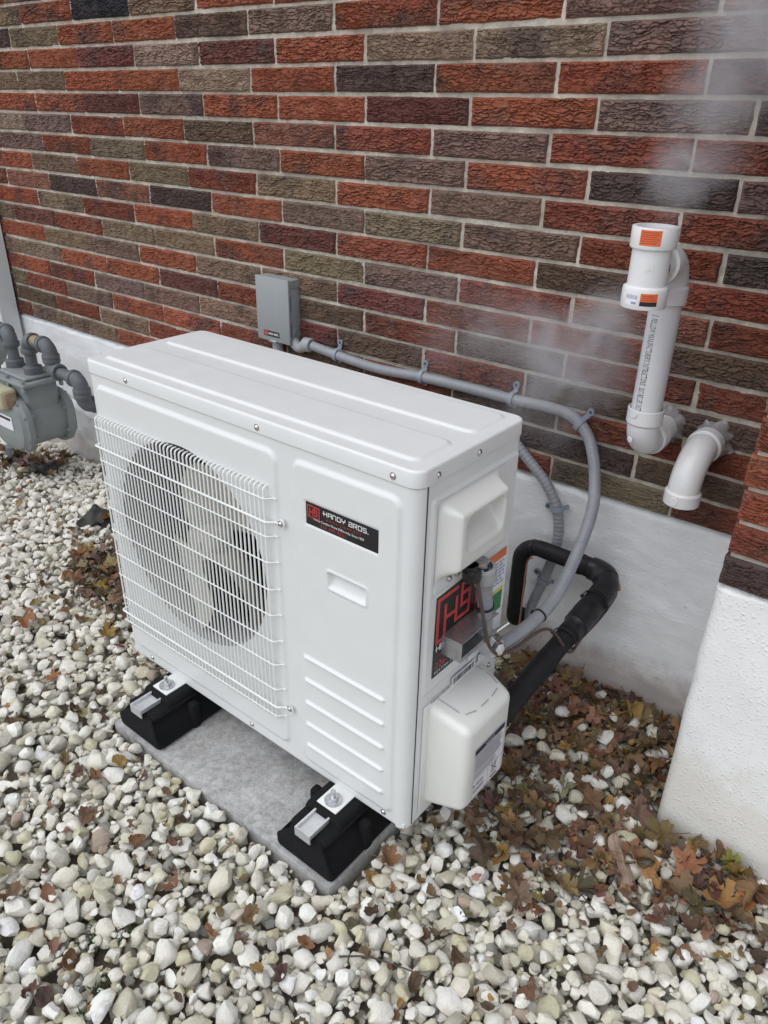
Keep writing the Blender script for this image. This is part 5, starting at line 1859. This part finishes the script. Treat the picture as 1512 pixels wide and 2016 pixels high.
# ------------------------------------------------------------------ steam from the vent
def steam_f(m):
    nt = m.node_tree; nt.nodes.clear()
    out = nd(nt, 'ShaderNodeOutputMaterial')
    v = nd(nt, 'ShaderNodeVolumePrincipled')
    v.inputs['Color'].default_value = (.93, .93, .97, 1)
    v.inputs['Anisotropy'].default_value = .2
    co = nd(nt, 'ShaderNodeTexCoord').outputs['Object']
    def lin(origin, d):
        s_ = nd(nt, 'ShaderNodeVectorMath', operation='SUBTRACT'); nt.links.new(co, s_.inputs[0]); s_.inputs[1].default_value = origin
        dt = nd(nt, 'ShaderNodeVectorMath', operation='DOT_PRODUCT'); nt.links.new(s_.outputs[0], dt.inputs[0]); dt.inputs[1].default_value = d
        return s_.outputs[0], dt.outputs['Value']
    def mth(op, a, b_=None, clamp=False):
        n = nd(nt, 'ShaderNodeMath', operation=op, use_clamp=clamp)
        for k, q_ in enumerate((a, b_)):
            if q_ is None: continue
            if isinstance(q_, (int, float)): n.inputs[k].default_value = q_
            else: nt.links.new(q_, n.inputs[k])
        return n.outputs[0]
    warp = nd(nt, 'ShaderNodeTexNoise'); warp.inputs['Scale'].default_value = 7; warp.inputs['Detail'].default_value = 2
    nt.links.new(co, warp.inputs['Vector'])
    dens = None
    for (o, e, r0, r1, k0, k1) in PLUMES:
        o_, e_ = Vector(o), Vector(e); L = (e_ - o_).length; d = (e_ - o_).normalized()
        rel, along = lin(o, d[:])
        # radial distance with wobble
        proj = nd(nt, 'ShaderNodeVectorMath', operation='SCALE'); proj.inputs[0].default_value = d[:]; nt.links.new(along, proj.inputs['Scale'])
        rad = nd(nt, 'ShaderNodeVectorMath', operation='SUBTRACT'); nt.links.new(rel, rad.inputs[0]); nt.links.new(proj.outputs[0], rad.inputs[1])
        ln = nd(nt, 'ShaderNodeVectorMath', operation='LENGTH'); nt.links.new(rad.outputs[0], ln.inputs[0])
        t = mth('DIVIDE', along, L, True)
        r_ = mth('ADD', mth('MULTIPLY', t, r1 - r0), r0)
        wob = mth('MULTIPLY', mth('SUBTRACT', warp.outputs['Fac'], .5), mth('MULTIPLY', r_, 1.6))
        q_ = mth('DIVIDE', mth('ADD', ln.outputs['Value'], wob), r_)
        fall = mth('SUBTRACT', 1.0, q_, True)
        fall = mth('POWER', fall, 1.2)
        amp = mth('ADD', mth('MULTIPLY', t, k1 - k0), k0)
        ends = mth('MULTIPLY', mth('POWER', mth('MULTIPLY', t, 9.0, True), 1.5), mth('MULTIPLY', mth('SUBTRACT', 1.0, t), 4.0, True))
        dd = mth('MULTIPLY', mth('MULTIPLY', fall, amp), ends)
        dens = dd if dens is None else mth('ADD', dens, dd)
    nz = nd(nt, 'ShaderNodeTexNoise'); nz.inputs['Scale'].default_value = 11; nz.inputs['Detail'].default_value = 5; nz.inputs['Roughness'].default_value = .6; nz.inputs['Distortion'].default_value = .8
    nt.links.new(co, nz.inputs['Vector'])
    mr = nd(nt, 'ShaderNodeMapRange'); mr.inputs['From Min'].default_value = .40; mr.inputs['From Max'].default_value = .62; mr.inputs['To Min'].default_value = .12; mr.inputs['To Max'].default_value = 1.5
    nt.links.new(nz.outputs['Fac'], mr.inputs['Value'])
    nt.links.new(mth('MULTIPLY', dens, mr.outputs[0]), v.inputs['Density'])
    nt.links.new(v.outputs[0], out.inputs['Volume'])
# (start, end, radius at start, radius at end, density at start, density at end)
PLUMES = [((VX, TY, ZT + .060), (VX + .17, TY + .09, ZT + .62), .050, .25, 8.0, 7.5),
          ((VX - .01, TY + .02, ZT - .055), (VX - .30, -.12, ZT - .36), .060, .20, 10.0, 5.0),
          ((VX - .10, -.20, ZT - .20), (VX - .64, -.09, ZT - .24), .09, .16, 4.5, 1.8)]
st_m = bpy.data.materials.new('steam'); st_m.use_nodes = True
steam_f(st_m)
sb = MB()
rbox(-.20, 1.06, -.52, -.014, .70, 1.95, 0, 1, sb)
so = part('steam', sb, st_m, None, smooth=False)
tag(so, 'pale steam drifting from the open tee of the white vent pipe', kind='stuff')
